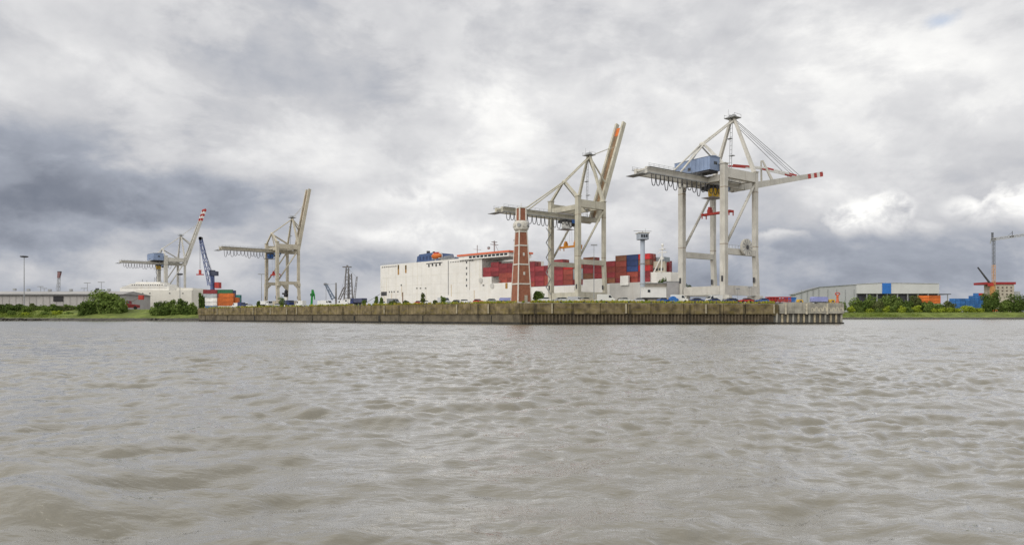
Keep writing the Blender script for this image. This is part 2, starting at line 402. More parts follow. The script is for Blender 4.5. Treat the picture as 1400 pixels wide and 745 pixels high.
def wall_run(name, label, A, B, seed, piling):
    L, rz = along(A, B); th = thing(name, label, 'quay wall', (A[0], A[1], 0), rz); r = random.Random(seed)
    cap = MB(); pil = MB(); x = 0.0
    while x < L - .5:                                   # cast bays with open joints
        wdt = min(r.uniform(5.5, 11), L - x)
        if L - x - wdt < 3: wdt = L - x
        off = r.uniform(-.06, .06)
        cap.box((x + wdt / 2, .9 + off, (3.25 + ZD) / 2 + .02), (wdt - .22, 1.8, ZD - 3.25))
        if r.random() < .22: pil.box((x + wdt - .45, -.06 + off, 4.95), (.5, .3, 3.0))
        x += wdt
    cap.build('capping', CONC, th)
    for k in range(6):
        lx = L * (k + .5) / 6 + r.uniform(-6, 6); ld = MB()
        for e in (-.25, .25): ld.box((lx + e, -.16, 3.6), (.07, .07, 5.6))
        for q in range(14): ld.box((lx, -.16, 1.0 + q * .4), (.5, .06, .05))
        ld.build('ladder', TIDE, th)
    if pil.v: pil.build('pilaster', paint('dull_lime_concrete', (.36, .32, .23), .9, .3, .8, .5, (.12, .1, .07), 1.2), th)
    MB().box((L / 2, .42, ZD + .06), (L, .55, .12)).build('coping', CONC2 if piling else CONC, th)
    if piling:
        poly = []; xx = .1; per = 1.15; k = 0
        while xx < L - per:
            poly += [(xx, .35), (xx + .3, .35), (xx + .48, .95), (xx + .95, .95)]; xx += per
        poly = poly + [(L - .05, .95), (L - .05, 1.8), (.1, 1.8)]
        MB().prism(poly, -2.0, 3.2).build('sheet_piling', PILE, th)
        MB().prism([(px_, py_ - .03) for px_, py_ in poly[:-2]] + [(L - .1, 1.7), (.15, 1.7)], -1.9, .62).build('tide_band', TIDE, th)
    else:
        lw = MB(); x = 0
        while x < L - .5:
            wdt = min(r.uniform(9, 20), L - x); lw.box((x + wdt / 2, 1.2, .6), (wdt - .06, 1.4, 5.2)); x += wdt
        lw.build('lower_wall', LOWC, th)
        MB().box((L / 2, 1.05, -.55), (L - .3, 1.14, 2.5)).build('tide_band', TIDE, th)
        tim = MB()
        for k in range(9): tim.box((8 + L * k / 9 + r.uniform(-7, 7), .42, 1.1), (r.choice((.3, .3, 1.1)), .16, 3.4))
        tim.build('fender_timber', TIDE, th)
    return th
wall_run('quay_wall', 'long stained concrete quay wall with plain lower face, running away from the brick tower', P0, P1, 1, False)
PM = (P1[0] + (P2[0] - P1[0]) * .775, P1[1] + (P2[1] - P1[1]) * .775)
wall_run('quay_wall', 'brown mossy quay wall on ribbed steel sheet piling below the two large cranes', P1, PM, 2, True)
# pier head on separate piles
L, rz = along(PM, P2)
th = thing('concrete_pier', 'grey concrete pier end on a row of pale round piles, white scrawls on it', 'pier', (PM[0], PM[1], 0), rz)
MB().box((L * .5 + .9, 1.0, 5.1), (L - 1.9, 2.0, 3.3)).build('capping', CONC2, th)
MB().box((.0 + 0.5, 1.6, 4.6), (2.0, 2.0, 3.6)).build('broken_step', CONC, th)
MB().box((L * .33, .25, 6.95), (L * .42, .4, .42)).build('parapet', CONC2, th)
MB().box((L * .80, .25, 6.88), (L * .36, .4, .3)).build('parapet', CONC2, th)
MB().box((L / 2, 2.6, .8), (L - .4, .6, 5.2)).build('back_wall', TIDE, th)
for k in range(13):
    pm = MB().tube((1.0 + k * (L - 1.5) / 12.0, .8, -2), (1.0 + k * (L - 1.5) / 12.0, .8, 3.44), .36, 10); pm.build('pile', paint('stained_pile', (.33, .285, .20), .9, .35, .8, .6, (.10, .08, .05), 1.2) if k % 3 else CONC2, th, smooth=True)
MB().box((L / 2, .55, -.7), (L - .3, 1.4, 2.4)).build('tide_band', TIDE, th)
gr = MB(); r = random.Random(4); x = L * .52
while x < L - 1.4:                                      # bubble scrawl strokes
    hgt = r.uniform(1.1, 1.6); wdt = r.uniform(.9, 1.3); z = 4.1 + r.uniform(-.15, .2)
    pts = [(x, -.012, z), (x + .1, -.012, z + hgt * .8), (x + wdt * .5, -.012, z + hgt), (x + wdt * .9, -.012, z + hgt * .7), (x + wdt, -.012, z)]
    for a, b in zip(pts[:-1], pts[1:]): gr.beam(a, b, .016, .34)
    if r.random() < .5: gr.beam(pts[0], pts[4], .016, .22)
    x += wdt + r.uniform(.3, .5)
gr.build('scrawl', PALEC, th)
for k in range(3):
    b = MB().box((L * (.15 + .3 * k), -.05, 5.0), (.5, .3, 3.5)); b.build('pilaster', PALEC, th)

# ================================================================== SHIP TO SHORE CRANES
def crane(label, loc, az, g, wv, mat, zg, zt, zb, za, zs, back, boom, ang, house=None, stay_len=24, festoon=True, cab=YELLOW, spr=RED, spr_z=26, trolley_x=-3,
          reel=False, tipmats=None, boom_mat=None, lw=(2.2, 2.6), lw2=(1.7, 1.9), folded=False, bow=False, boom_g=2.4, cabtop=None, orange_end=False):
    c = thing('container_crane', label, 'harbour crane', loc, az, 'container gantry cranes')
    n, fr = -g / 2, g / 2; L = {('n', 1): (n, wv / 2), ('n', -1): (n, -wv / 2), ('f', 1): (fr, wv / 2), ('f', -1): (fr, -wv / 2)}
    for (k, sgn), (x, y) in L.items():
        a, b = lw if k == 'n' else lw2; top = zt if k == 'n' else zt - .8
        m = MB()
        if bow:       # legs kink outward below the portal beam
            m.beam((x, y, zb + .5), (x, y, top), b, a)
            e = 2.0 if sgn > 0 else -2.0
            m.beam((x, y + e, 2.2), (x, y, zb + 1.0), b, a); m.box((x, y + e * .5, zb - 1.2), (a * .8, b * 1.5, 2.2)); sg_ = 1 if x < 0 else -1; m.beam((x + sg_ * .3, y + e * .3, zb - 3.6), (x + sg_ * 3.0, y, zb - .7), 1.2, 1.2)
        else:
            m.beam((x + (0 if k == 'n' else 1.0), y, 3.2), (x, y, zb), b, a); m.beam((x, y, zb - .02), (x, y, top), b * .98, a * .98)
        m.box((x, y, top + .12), (a + .5, b + .5, .25))
        lg = m.build('leg', mat, c)
        MB().box((x - a / 2 - .05, y, 9), (.12, .8, 2.0)).build('hatch', DARK, lg)
        for zs_ in (zb + 2.4, zt - 8.0): MB().box((x, y, zs_), (a + .08, b + .08, .16)).build('splice_plate', RUSTY, lg)
    for sgn in (1, -1):
        y = sgn * wv / 2; e = (2.0 * sgn if bow else 0)
        MB().box((.5, y + e, 5.0), (g - 1.8 + 1.0, 1.6, 3.4)).build('sill_beam', mat, c)
        MB().box((0, y, zb), (g - lw[0] / 2 - lw2[0] / 2, 1.5, 2.1)).build('portal_beam', mat, c)
        MB().box((0, y, zt - 2.9), (g - lw[0] / 2 - lw2[0] / 2, 1.7, 3.3)).build('top_beam', mat, c)
        MB().tube((n + .6, y, zb + 1.6), (fr - .4, y, zt - 5.2), .5, 9).build('brace', mat, c, smooth=True)
        for x in (n, fr):
            bg_ = MB().box((x, y + e, 2.6), (1.6, 5.5, 1.3)); bg_.box((x, y - 1.7 + e, 1.6), (1.2, 2.4, .9)); bg_.box((x, y + 1.7 + e, 1.6), (1.2, 2.4, .9))
            bo = bg_.build('bogie', mat, c); wh = MB()
            for q in (-2.5, -1.0, 1.0, 2.5): wh.tube((x - .3, y + q + e, .55), (x + .3, y + q + e, .55), .5, 10)
            wh.build('wheel_set', DARK, bo)
    for x in (n, fr):
        MB().box((x, 0, zt - 4.6 if x < 0 else zt - 2.7), (1.6, wv - 2.6, 2.2 if x < 0 else 2.6)).build('cross_beam', mat, c)
        MB().box((x, 0, 5.0), (1.5, wv - 2.6, 3.1 if x < 0 else 1.4)).build('cross_sill', mat, c)
    # rear girder: twin boxes, walkway, end buffer
    gd = MB()
    for y in (-boom_g, boom_g): gd.box(((fr + 2.5 - back) / 2, y, zg), (back + fr + 2.5, 1.05, 2.1))
    k = -back
    while k < fr: gd.box((k + .5, 0, zg + .4), (.6, boom_g * 2, .6)); k += 7.5
    go = gd.build('rear_girder', mat, c)
    rl = MB()
    for y in (-boom_g - 1.3, boom_g + 1.3):
        for zz in (.5, 1.05): rl.tube((-back, y, zg + .9 + zz), (fr, y, zg + .9 + zz), .05, 4)
        x = -back
        while x < fr: rl.tube((x, y, zg + .9), (x, y, zg + 2.0), .05, 4); x += 2.4
        rl.box(((fr - back) / 2, y - .0, zg + .85), (back + fr, .9, .08))
    rl.build('walkway', STEEL, c)
    # boom
    hx = fr + 2.6; ca, sa = math.cos(ang), math.sin(ang)
    def bp(s_, y, dz): return (hx + s_ * ca - dz * sa, y, zg + s_ * sa + dz * ca)
    tip = 0
    bm = MB(); end = boom - (11.5 if tipmats else 0)
    for y in (-boom_g, boom_g): bm.beam(bp(0, y, 0), bp(end, y, 0), 1.15, 2.5, 1.1, 2.0)
    s_ = 2
    while s_ < end - 2 and not boom_mat: bm.beam(bp(s_, -boom_g, .3), bp(s_, boom_g, .3), .5, .5); s_ += 6
    bo = bm.build('boom', mat, c)
    if boom_mat:
        q = MB().beam(bp(1, 0, -.1), bp(end - (7 if orange_end else 1), 0, -.1), boom_g * 2 - 1.16, .25); q.build('boom_walkway', boom_mat, bo)
        if orange_end: MB().beam(bp(end - 6.9, 0, -.1), bp(end - 2.5, 0, -.1), boom_g * 2 - 1.16, .3).build('boom_end_plate', ORANGE, bo)
    if tipmats:
        for i in range(len(tipmats)):
            s0 = end + 11.5 * i / len(tipmats); s1 = end + 11.5 * (i + 1) / len(tipmats)
            for y in (-boom_g, boom_g): MB().beam(bp(s0, y, 0), bp(s1, y, 0), 1.1, 2.0).build('boom_tip', tipmats[i], bo)
            if i == len(tipmats) - 1: MB().beam(bp(s1, -boom_g - .4, 0), bp(s1, boom_g + .4, 0), .9, 1.1).build('boom_end', tipmats[i], bo)
    # apex frames
    af = MB(); ap = (fr - .5, 0, za)
    for sgn in (1, -1):
        af.beam((fr, sgn * (wv / 2 - .2), zt - 1), (ap[0], sgn * .7, za), 1.25, 1.25, .9, .9)
    af.beam((ap[0], -1.1, za - 1), (ap[0], 1.1, za - 1), .8, .8)
    ax = af.build('apex_frame', mat, c)
    pf = MB().box((ap[0], 0, za + .35), (4.2, 4.6, .25))
    for dx in (-2, 2):
        for dy in (-2.2, 0, 2.2): pf.tube((ap[0] + dx, dy, za + .4), (ap[0] + dx, dy, za + 1.6), .06, 4)
    for dy in (-2.2, 2.2): pf.tube((ap[0] - 2, dy, za + 1.5), (ap[0] + 2, dy, za + 1.5), .06, 4)
    for dy in (-.6, .6): pf.tube((ap[0] - .6, dy, za + .9), (ap[0] + .6, dy, za + .9), .75, 10)
    pf.tube((ap[0] - 1.2, 1, za + .4), (ap[0] - 1.2, 1, za + 3.6), .05, 4)
    pf.build('apex_platform', STEEL, ax)
    sf = MB(); sa_ = (n, 0, zs)
    for sgn in (1, -1): sf.beam((n, sgn * (wv / 2 - .3), zt), (n, sgn * .6, zs), 1.0, 1.0, .8, .8)
    sf.ball((n, 0, zs), (1.0, 1.2, .9)); sf.build('rear_frame', mat, c)
    bs = MB()
    for sgn in (1, -1):
        bs.tube((ap[0], sgn * .6, za - .6), (n, sgn * .8, zs), .33, 6); bs.tube((n, sgn * .8, zs), (-stay_len, sgn * boom_g, zg + .9), .33, 6)
    for sgn in (1, -1): bs.tube((n, sgn * .6, zs - .4), (fr - .3, sgn * 1.2, zg + 4), .3, 6)
    bs.build('backstay', mat, c)
    ld = MB()
    for sgn in (-.45, .45): ld.tube((fr - 2.0, sgn, zg + 1), (fr - 1.2, sgn, za - 1), .10, 4)
    for k in range(int((za - zg) / 1.6)):
        t_ = k * 1.6 / (za - zg); ld.box((fr - 2 + .8 * t_, 0, zg + 1 + k * 1.6), (.12, 1.0, .12))
    for k in range(3): ld.box((fr - 1.6, .5 * (-1) ** k, zg + 5 + k * 6.5), (1.4, 1.8, .2))
    ld.build('ladder', STEEL, c)
    fs = MB()
    att = bp(boom * .70, 0, .9)
    if folded:
        for sgn in (1, -1): fs.tube((ap[0], sgn * .9, za - .2), (att[0], sgn * boom_g, att[2]), .10, 4); fs.tube((ap[0], sgn * .4, za - .2), (att[0] + 1, sgn * .5, att[2]), .09, 4)
        fs.build('forestay', STEEL, c)
        post = bp(boom * .345, 0, 0); pt = (post[0] - 3.4, 0, post[2] + 8.5)
        for sgn in (1, -1): pass
        ps = MB()
        for y in (-boom_g, boom_g): ps.beam((post[0], y, post[2] + .6), (pt[0], y * .12, pt[2]), .8, .9, .5, .5)
        ps.build('boom_post', mat, c)
        mid = (pt[0] + .9, 0, pt[2] - 2.9); segs = [((fr - 1.5, 0, zt + 3.2), mid), (mid, (att[0], 0, att[2] + .3))]
        for j, (a_, b_) in enumerate(segs):
            for i in range(4):
                a0 = Vector(a_).lerp(Vector(b_), i / 4); a1 = Vector(a_).lerp(Vector(b_), (i + 1) / 4); q = MB()
                for sgn in (-1, 1): q.beam(a0 + Vector((0, sgn * 1.0, 0)), a1 + Vector((0, sgn * 1.0, 0)), .3, .6)
                q.build('folded_stay', (RED if i in (0, 1) else WHITE) if j == 0 else (RED if i in (0, 3) else WHITE), c)
    else:
        for sgn in (1, -1):
            fs.tube((ap[0], sgn * .9, za - .2), bp(boom * .74, sgn * boom_g, .8), .13, 4)
            fs.tube((ap[0], sgn * .6, za - .6), bp(boom * .36, sgn * boom_g, .8), .42, 6)
        fs.build('forestay', mat, c)
    # hanging festoon loops
    if festoon:
        ft = MB(); x = -back + 1.5; yy = -boom_g - .9; r = random.Random(int(back * 10)); rail = MB()
        while x < -4:
            wdt = r.uniform(1.9, 2.6); dp = r.uniform(3.0, 5.0) * (.75 if x > -14 else 1); pts = []
            for q in range(9):
                s1 = q / 8 * 2 - 1; pts.append((x + wdt * q / 8, yy, zg - 1.2 - dp * (1 - s1 * s1 * s1 * s1)))
            ft.path(pts, .14, 5); x += wdt
        ft.build('festoon_cable', DARK, c)
        rail.box(((-back - 3) / 2 - .2, yy, zg - 1.05), (back - 3, .25, .3)); rail.box((-back - 1.5, 0, zg - 1.6), (3.5, 2 * boom_g + 2.4, .15))
        rail.tube((-back - 3, yy, zg - 1.5), (-back, yy, zg + .5), .08, 4); rail.build('festoon_track', STEEL, c)
    # trolley, cab, ropes, spreader
    tx = trolley_x
    tr = MB().box((tx, 0, zg - 1.7), (8.0, 2 * boom_g + 2, 1.1)); tr.box((tx - 1.5, .5, zg - .6), (2.5, 2.6, 1.6)); tr.box((tx + 2, -.5, zg - 2.8), (2.8, 3.2, 1.4))
    tr.tube((tx, -1.5, zg - .5), (tx, 1.5, zg - .5), .8, 10); trolley = tr.build('trolley', DARK, c)
    tl = MB().box((tx + 1, -boom_g - 1.06, zg - 1.9), (4.6, .1, 1.6)).build('trolley_panel', cabtop or HOUSE_BLUE, trolley)
    cb = MB().side([(tx - 4.4, zg - 5.2), (tx - 1.6, zg - 5.2), (tx - 1.2, zg - 4.6), (tx - 1.2, zg - 2.3), (tx - 4.8, zg - 2.3), (tx - 4.8, zg - 4.6)], -boom_g - .6, -boom_g + 2.0)
    cbo = cb.build('cab', cab, trolley)
    pw = MB().box((tx - 3, -1.0, zg - 5.5), (6.5, 5.0, .14))
    for q in (-6.2, -3, .2): pw.tube((tx + q, -3.5, zg - 5.5), (tx + q, -3.5, zg - 4.3), .06, 4)
    pw.build('cab_platform', STEEL, trolley)
    if spr:
        rps = []
        for sx in (-1.6, 1.6):
            for sy in (-2.2, 2.2): rps.append(MB().tube((tx + 1 + sx, sy, zg - 2), (tx + 1 + sx * .8, sy, spr_z + 2), .045, 4))
        s_o = MB().box((tx + 1, 0, spr_z), (1.3, 11.6, .8))
        for q in (-5.9, 5.9): s_o.box((tx + 1, q, spr_z), (2.5, .6, .8))
        for q in (-3.3, 3.3): s_o.box((tx + 1, q, spr_z + 1.0), (1.6, 1.3, 1.4)); s_o.tube((tx + 1 - .5, q, spr_z + 2.1), (tx + 1 + .5, q, spr_z + 2.1), .6, 9)
        for q in (-5.9, 5.9):
            for e in (-1.2, 1.2): s_o.box((tx + 1 + e, q, spr_z - .9), (.3, .3, 1.2))
        so_ = s_o.build('spreader', spr, c); [rp.build('hoist_rope', STEEL, so_) for rp in rps]
    if house:
        hxc, hl, hw, hz0, hh_ = house
        ho = MB().box((hxc, 0, hz0 + hh_ / 2), (hw, hl, hh_))
        rf = MB().side([(hxc - hw / 2 - .2, hz0 + hh_), (hxc + hw / 2 + .2, hz0 + hh_), (hxc, hz0 + hh_ + .5)], -hl / 2 - .2, hl / 2 + .2)
        hb = ho.build('machinery_house', HOUSE_BLUE, c); rf.build('house_roof', HOUSE_BLUE, hb)
        MB().box((hxc + .3, -hl / 2 - .03, hz0 + hh_ * .55), (1.8, .08, 1.0)).build('window', GLASS, hb)
        rb_ = MB()
        for q in range(9): rb_.box((hxc - hw / 2 - .04, -hl / 2 + hl * (q + .5) / 9, hz0 + hh_ / 2), (.08, .12, hh_ - .3))
        rb_.build('cladding_rib', HOUSE_BLUE, hb)
        un = MB().box((hxc, 0, hz0 - .35), (hw - .8, hl - 1.4, .6)); un.box((hxc, 2.5, hz0 - 1.1), (hw - 1.5, 3, 1.2)); un.build('house_underframe', DARK, hb)
        vg = MB().box((hxc - hw / 2 - .1, 1, hz0 + 1.4), (.14, 1.1, 1.0)); vg.build('vent', DARK, hb)
    if reel:
        ro = MB().tube((1.6, -wv / 2 - 2.0, zb + 1.7), (1.6, -wv / 2 - 1.1, zb + 1.7), 3.0, 28); rr_ = ro.build('cable_reel', mat, c)
        q = MB().tube((1.6, -wv / 2 - 2.12, zb + 1.7), (1.6, -wv / 2 - .9, zb + 1.7), .75, 14); q.build('reel_hub', DARK, rr_)
        q = MB()
        for i in range(12):
            t_ = i * math.pi / 6; q.beam((1.6 + .8 * math.cos(t_), -wv / 2 - 2.05, zb + 1.7 + .8 * math.sin(t_)), (1.6 + 2.9 * math.cos(t_), -wv / 2 - 2.05, zb + 1.7 + 2.9 * math.sin(t_)), .1, .16)
        q.build('reel_spoke', STEEL, rr_)
        q = MB()
        for i in range(5): q.tube((-fr + 2 + i * 1.7, -wv / 2 - .7, zb + 1), (-fr + 2 + i * 1.7, -wv / 2 - .7, zb + 2.2), .06, 4)
        q.tube((-fr + 1, -wv / 2 - .7, zb + 2.2), (fr - 3, -wv / 2 - .7, zb + 2.2), .06, 4); q.build('railing', STEEL, c)
    # stair tower zigzag on a near leg
    st = MB(); z = 6.0; k = 0; sx = n - lw[0] / 2 - .7
    while z < zg - 4 and not bow and not reel:
        st.beam((sx, wv / 2 - 1.5 + (k % 2) * 3, z), (sx, wv / 2 + 1.5 - (k % 2) * 3, z + 3.4), .5, .14); z += 3.4; k += 1
    if st.v: st.build('stair', STEEL, c)
    return c
crane('tall grey container crane with blue machine house and its boom held slightly above level', (75.3, 249.2, ZD), R(36), 18.0, 18.4, CRANE_GREY,
      43.9, 48.7, 18.6, 69.3, 57.3, 40.6, 55.0, R(12.0), house=(-12.0, 15.5, 5.6, 46.4, 4.6), stay_len=24, cab=YELLOW, spr=RED, spr_z=33.5, trolley_x=-1.5, reel=True,
      tipmats=[RED, WHITE, RED, WHITE, RED], lw=(1.9, 2.1), lw2=(1.5, 1.7), folded=True, cabtop=HOUSE_BLUE)
crane('cream container crane beside the brick tower, boom hoisted steeply with an orange tip', (29.8, 312.0, ZD), R(38), 16.0, 18.0, CRANE_CREAM,
      40.3, 48.6, 20.0, 70.2, 56.4, 44.8, 52.0, R(69.5), stay_len=31, cab=WHITE, spr=paint('spreader_amber', (.62, .25, .03), .5), spr_z=27.5, trolley_x=-5, boom_mat=RUSTY, orange_end=True, lw=(1.9, 2.1), lw2=(1.4, 1.6), boom_g=2.2, cabtop=BLUE)
crane('narrow beige container crane with bowed legs and boom standing almost upright', (-161.5, 480.0, ZD), R(40), 15.0, 20.0, CRANE_BEIGE,
      41.2, 47.0, 19.0, 65.5, 53.5, 42.0, 47.0, R(79), stay_len=4, cab=BLUE, spr=RED, spr_z=25, trolley_x=-6, boom_mat=RUSTY, lw=(1.9, 2.0), lw2=(1.6, 1.7), bow=True, boom_g=2.2)
crane('distant grey container crane with blue machine house and raised boom tipped red and white', (-311, 624.0, ZD), R(45), 16.4, 18.0, CRANE_GREY,
      43.6, 50.0, 18.6, 70.0, 57.0, 42.5, 56.0, R(71), house=(-14.0, 17, 8.5, 46.0, 6.0), stay_len=20, cab=YELLOW, spr=None, trolley_x=-9, tipmats=[RED, WHITE, RED, WHITE, RED], lw=(2.6, 3.0), lw2=(1.6, 1.8))

# ================================================================== CONTAINERS
CC = {'maroon': (.24, .035, .042), 'rust red': (.29, .062, .045), 'orange': (.60, .15, .03), 'bright red': (.50, .03, .03), 'navy blue': (.03, .055, .16), 'blue': (.04, .15, .40),
      'green': (.035, .17, .08), 'white': (.68, .68, .66), 'grey': (.33, .36, .38), 'brown': (.22, .09, .05), 'teal': (.03, .20, .19)}
CPROTO = {}
def container(L, colour):
    key = (L, colour)
    if key in CPROTO:
        pr, used = CPROTO[key]
        if not used: CPROTO[key] = (pr, True); return pr
        return dup(pr)
    mat = paint('container_' + colour.replace(' ', '_'), CC[colour], .55, .18, .3, .3, tuple(c * .45 for c in CC[colour]), .8)
    vary(mat, .28) if not mat.get('varied') else None; mat['varied'] = 1
    h, wd = 2.55, 2.4
    t_ = thing('shipping_container', 'x', 'container')
    b = MB(); n = int(L / .75); poly = []
    for i in range(n):
        x0_ = .12 + (L - .24) * i / n; d = (L - .24) / n
        poly += [(x0_, .04), (x0_ + d * .35, .04), (x0_ + d * .5, .10), (x0_ + d * .85, .10)]
    poly += [(L - .12, .04), (L - .12, wd - .04)]
    for i in range(n - 1, -1, -1):
        x0_ = .12 + (L - .24) * i / n; d = (L - .24) / n
        poly += [(x0_ + d * .85, wd - .10), (x0_ + d * .5, wd - .10), (x0_ + d * .35, wd - .04), (x0_, wd - .04)]
    b.prism(poly, .14, h - .06); b.build('body', mat, t_)
    f_ = MB()
    for x in (.08, L - .08):
        for y in (.08, wd - .08): f_.box((x, y, h / 2), (.16, .16, h))
    for y in (.07, wd - .07):
        for z in (.07, h - .06): f_.box((L / 2, y, z), (L - .32, .13, .12))
    for x in (.07, L - .07):
        for z in (.07, h - .06): f_.box((x, wd / 2, z), (.13, wd - .32, .12))
    f_.build('frame', mat, t_)
    for y in (.66, wd - .66):
        d = MB().box((L - .09, y, h / 2), (.06, 1.0, h - .32)).build('door', mat, t_)
        q = MB()
        for e in (-.25, .25): q.tube((L - .03, y + e, .2), (L - .03, y + e, h - .2), .03, 5)
        q.build('lock_rod', STEEL, d)
    CPROTO[key] = (t_, True)
    return t_
def put_container(L, colour, loc, rz, label, group):
    c = container(L, colour); c.location = loc; c.rotation_euler.z = rz; tag(c, label, 'container', group); return c

# ================================================================== CARRIER SHIP
SHIPR = R(-44.0)
HULLW = paint('ship_white_hull', (.76, .745, .71), .5, .05, .12, .5, (.50, .41, .25), .30, detail=6, top_moss=(.22, (.62, .57, .46)))
HULLG = paint('ship_grey_hull', (.52, .51, .485), .5, .07, .12, .3, (.33, .27, .2), .4)
RUST = paint('rust_run', (.36, .20, .06), .8, .35, 1.5)
ROOFO = paint('bridge_roof_orange', (.66, .16, .08), .5, .1, .3)
ship = thing('cargo_ship', 'large white car and container carrier moored behind the quay', 'ship', (-86, 446, 0), SHIPR)
def sx_(px): k = (px - 700) / F; return 255 - (97.4 - 268.6 * k) / (.719 + .695 * k)
def sD(x): return 268.6 + .695 * (255 - x)
BW = 30.0
MB().prism([(0, 0), (86, 0), (86, BW), (0, BW), (-1.2, BW - 3), (-1.2, 3)], -3, 35.7).build('stern_block', HULLW, ship)
hl = MB(); hl.prism([(86.05, .02), (199, .02), (207, 2), (212, 6), (213.5, 10), (211, 15), (204, 21), (192, 27), (180, BW - .02), (86.05, BW - .02)], -3, 17.6); hl.build('hull', HULLW, ship)
MB().prism([(86.1, 0.3), (96, .3), (96, BW - .3), (86.1, BW - .3)], 17.6, 35.2).build('superstructure', HULLW, ship)
MB().prism([(96.02, 11), (121, 11), (121, BW - 6), (96.02, BW - 6)], 17.6, 33.0).build('deckhouse', HULLW, ship)
MB().prism([(96, 0.02), (104, .02), (104, 9), (96, 9)], 17.6, 24.3).build('side_casing', HULLW, ship)
MB().prism([(104, .03), (121, .03), (121, 9), (104, 9)], 17.6, 20.6).build('side_casing', HULLW, ship)
q = MB()
for xq in (100, 110): q.tube((xq - 3.5, -.05, 22.8 if xq == 100 else 19.5), (xq - 3.5, .3, 22.8 if xq == 100 else 19.5), 1.2, 14)
# bridge with roof
br = MB().prism([(78, -1.0), (118, -1.0), (118, 17), (78, 17)], 34.6, 36.7).build('bridge', WHITE, ship)
MB().prism([(77.2, -1.6), (118.8, -1.6), (118.8, 17.6), (77.2, 17.6)], 36.7, 37.7).build('bridge_roof', ROOFO, br)
for k in range(10): MB().box((88 + k * 3.1, -1.02, 35.75), (2.3, .1, 1.1)).build('window', GLASS, br)
# radar masts
ms = MB().tube((84, 8, 37.7), (84, 8, 43.5), .22, 6); ms.tube((84, 5, 41), (84, 11, 41), .1, 5); ms.build('antenna_mast', STEEL, ship)
ms = MB().tube((98, 8, 37.7), (98, 8, 45), .35, 6); ms.box((98, 8, 42.8), (.5, 6, .3)); ms.box((98, 8, 44.2), (1.5, 3.5, .3)); ms.ball((95.5, 6, 41), (.9, .9, .9)); ms.tube((101, 9, 37.7), (98, 8, 44), .15, 5); ms.build('radar_mast', STEEL, ship)
ms = MB().tube((114, 8, 37.7), (114, 8, 44), .2, 6); ms.ball((114, 8, 44), (.8, .8, .7)); ms.build('antenna_mast', STEEL, ship)
# funnel block
fb = MB().side([(30, 35.7), (52, 35.7), (52, 39.3), (48, 39.3), (47, 41.6), (33, 41.2), (32, 40.2), (31, 40.2)], 6, 22).build('funnel_block', paint('funnel_navy', (.055, .095, .21), .5, .12, .4), ship)
q = MB().tube((37, 10, 41.2), (37, 10, 43.4), 1.1, 10); q.tube((40, 12, 41.2), (40, 12, 43), .8, 10); q.build('exhaust_pipe', DARK, fb)
q = MB()
for k in range(5): q.box((34 + k * 3.2, 5.95, 38.6), (1.5, .15, 2.2))
q.build('louvre', paint('funnel_louvre', (.03, .05, .12), .6), fb)
for x in (0.5, 14, 60): pass
rl = MB()
for a, b in ((0, 30), (53, 78)):
    for zz in (36.3, 36.9): rl.tube((a, .3, zz), (b, .3, zz), .06, 4)
    x = a
    while x <= b: rl.tube((x, .3, 35.7), (x, .3, 36.9), .06, 4); x += 2
rl.build('deck_railing', STEEL, ship)
q = MB().box((66, 1.5, 36.5), (9, 2, 1.2)); q.tube((62, 1.5, 37.6), (70, 1.5, 37.9), .35, 7); q.box((59, 4, 36.4), (5, 4, 1.3)); q.build('deck_crane', STEEL, ship)
# rust stained vents, mooring openings
for x, z0, z1 in ((19.5, 28.8, 35.2), (27.2, 29.6, 34.6)):
    v_ = MB().box((x, -.06, z1 - 1.4), (1.5, .1, 2.6)).build('side_vent', paint('vent_brown', (.13, .085, .03), .8), ship)
    MB().prism([(x - .75, -.045), (x + .75, -.045), (x + .75, -.02), (x - .75, -.02)], z0, z1 - 2.7).build('rust_stain', RUST, v_)
q = MB().box((4, -.08, 17.2), (6.2, .12, 2.6)); q.build('mooring_opening', DARK, ship)
q = MB()
for x in (10, 12.5, 15, 19): q.box((x, -.05, 18.2), (1.0, .1, .9))
q.box((22.6, -.05, 22.2), (1.2, .1, .9)); q.build('fairlead', DARK, ship)
for k in range(8): MB().box((2.2 + k * 2.1, -.05, 34.4), (1.1, .1, .65)).build('porthole', DARK, ship)
MB().box((24, -.07, 14.4), (.9, .14, 6.5)).build('pilot_ladder', paint('ladder_brown', (.2, .13, .09), .8), ship)
MB().box((sx_(613), -.05, 25.0), (.45, .1, 20)).build('hull_seam', paint('seam_grey', (.16, .16, .17), .6), ship)
for k in range(14): MB().box((sx_(616) + k * 1.45, -.05, 34.0), (.6, .1, .6)).build('porthole', DARK, ship)
for k in range(5): MB().box((sx_(638), -.05, 33.2 - 3.3 * k), (.9, .1, 1.3)).build('side_window', DARK, ship)
for px_, py_ in ((570, 394), (575, 394), (582, 394), (661, 390), (683, 384)):
    x = sx_(px_); MB().box((x, -.05, gz(py_, sD(x))), (1.3, .1, .8)).build('hull_opening', paint('opening_grey', (.17, .16, .15), .7), ship)
q = MB()
for (a, b) in ((97, 102), (106, 110)): q.tube((a - 1.5, -.3, 22.5 if a == 97 else 19.2), (a - 1.5, .1, 22.5 if a == 97 else 19.2), 1.5, 14)
q.build('vent_drum', HULLG, ship)
MB().box((sx_(692.5), -.05, 18.9), (1.6, .1, 3.0)).build('hull_opening', RUST, ship)
q = MB()
for x in (9, 16.5, 34, 43, 52, 61, 75.5): q.box((x, -.03, 19), (.10, .06, 30))
for z in (10.5, 16.2, 21.8, 27.4): q.box((43, -.03, z), (85, .06, .09))
q.build('plate_seam', paint('seam_pale', (.645, .62, .565), .6), ship)
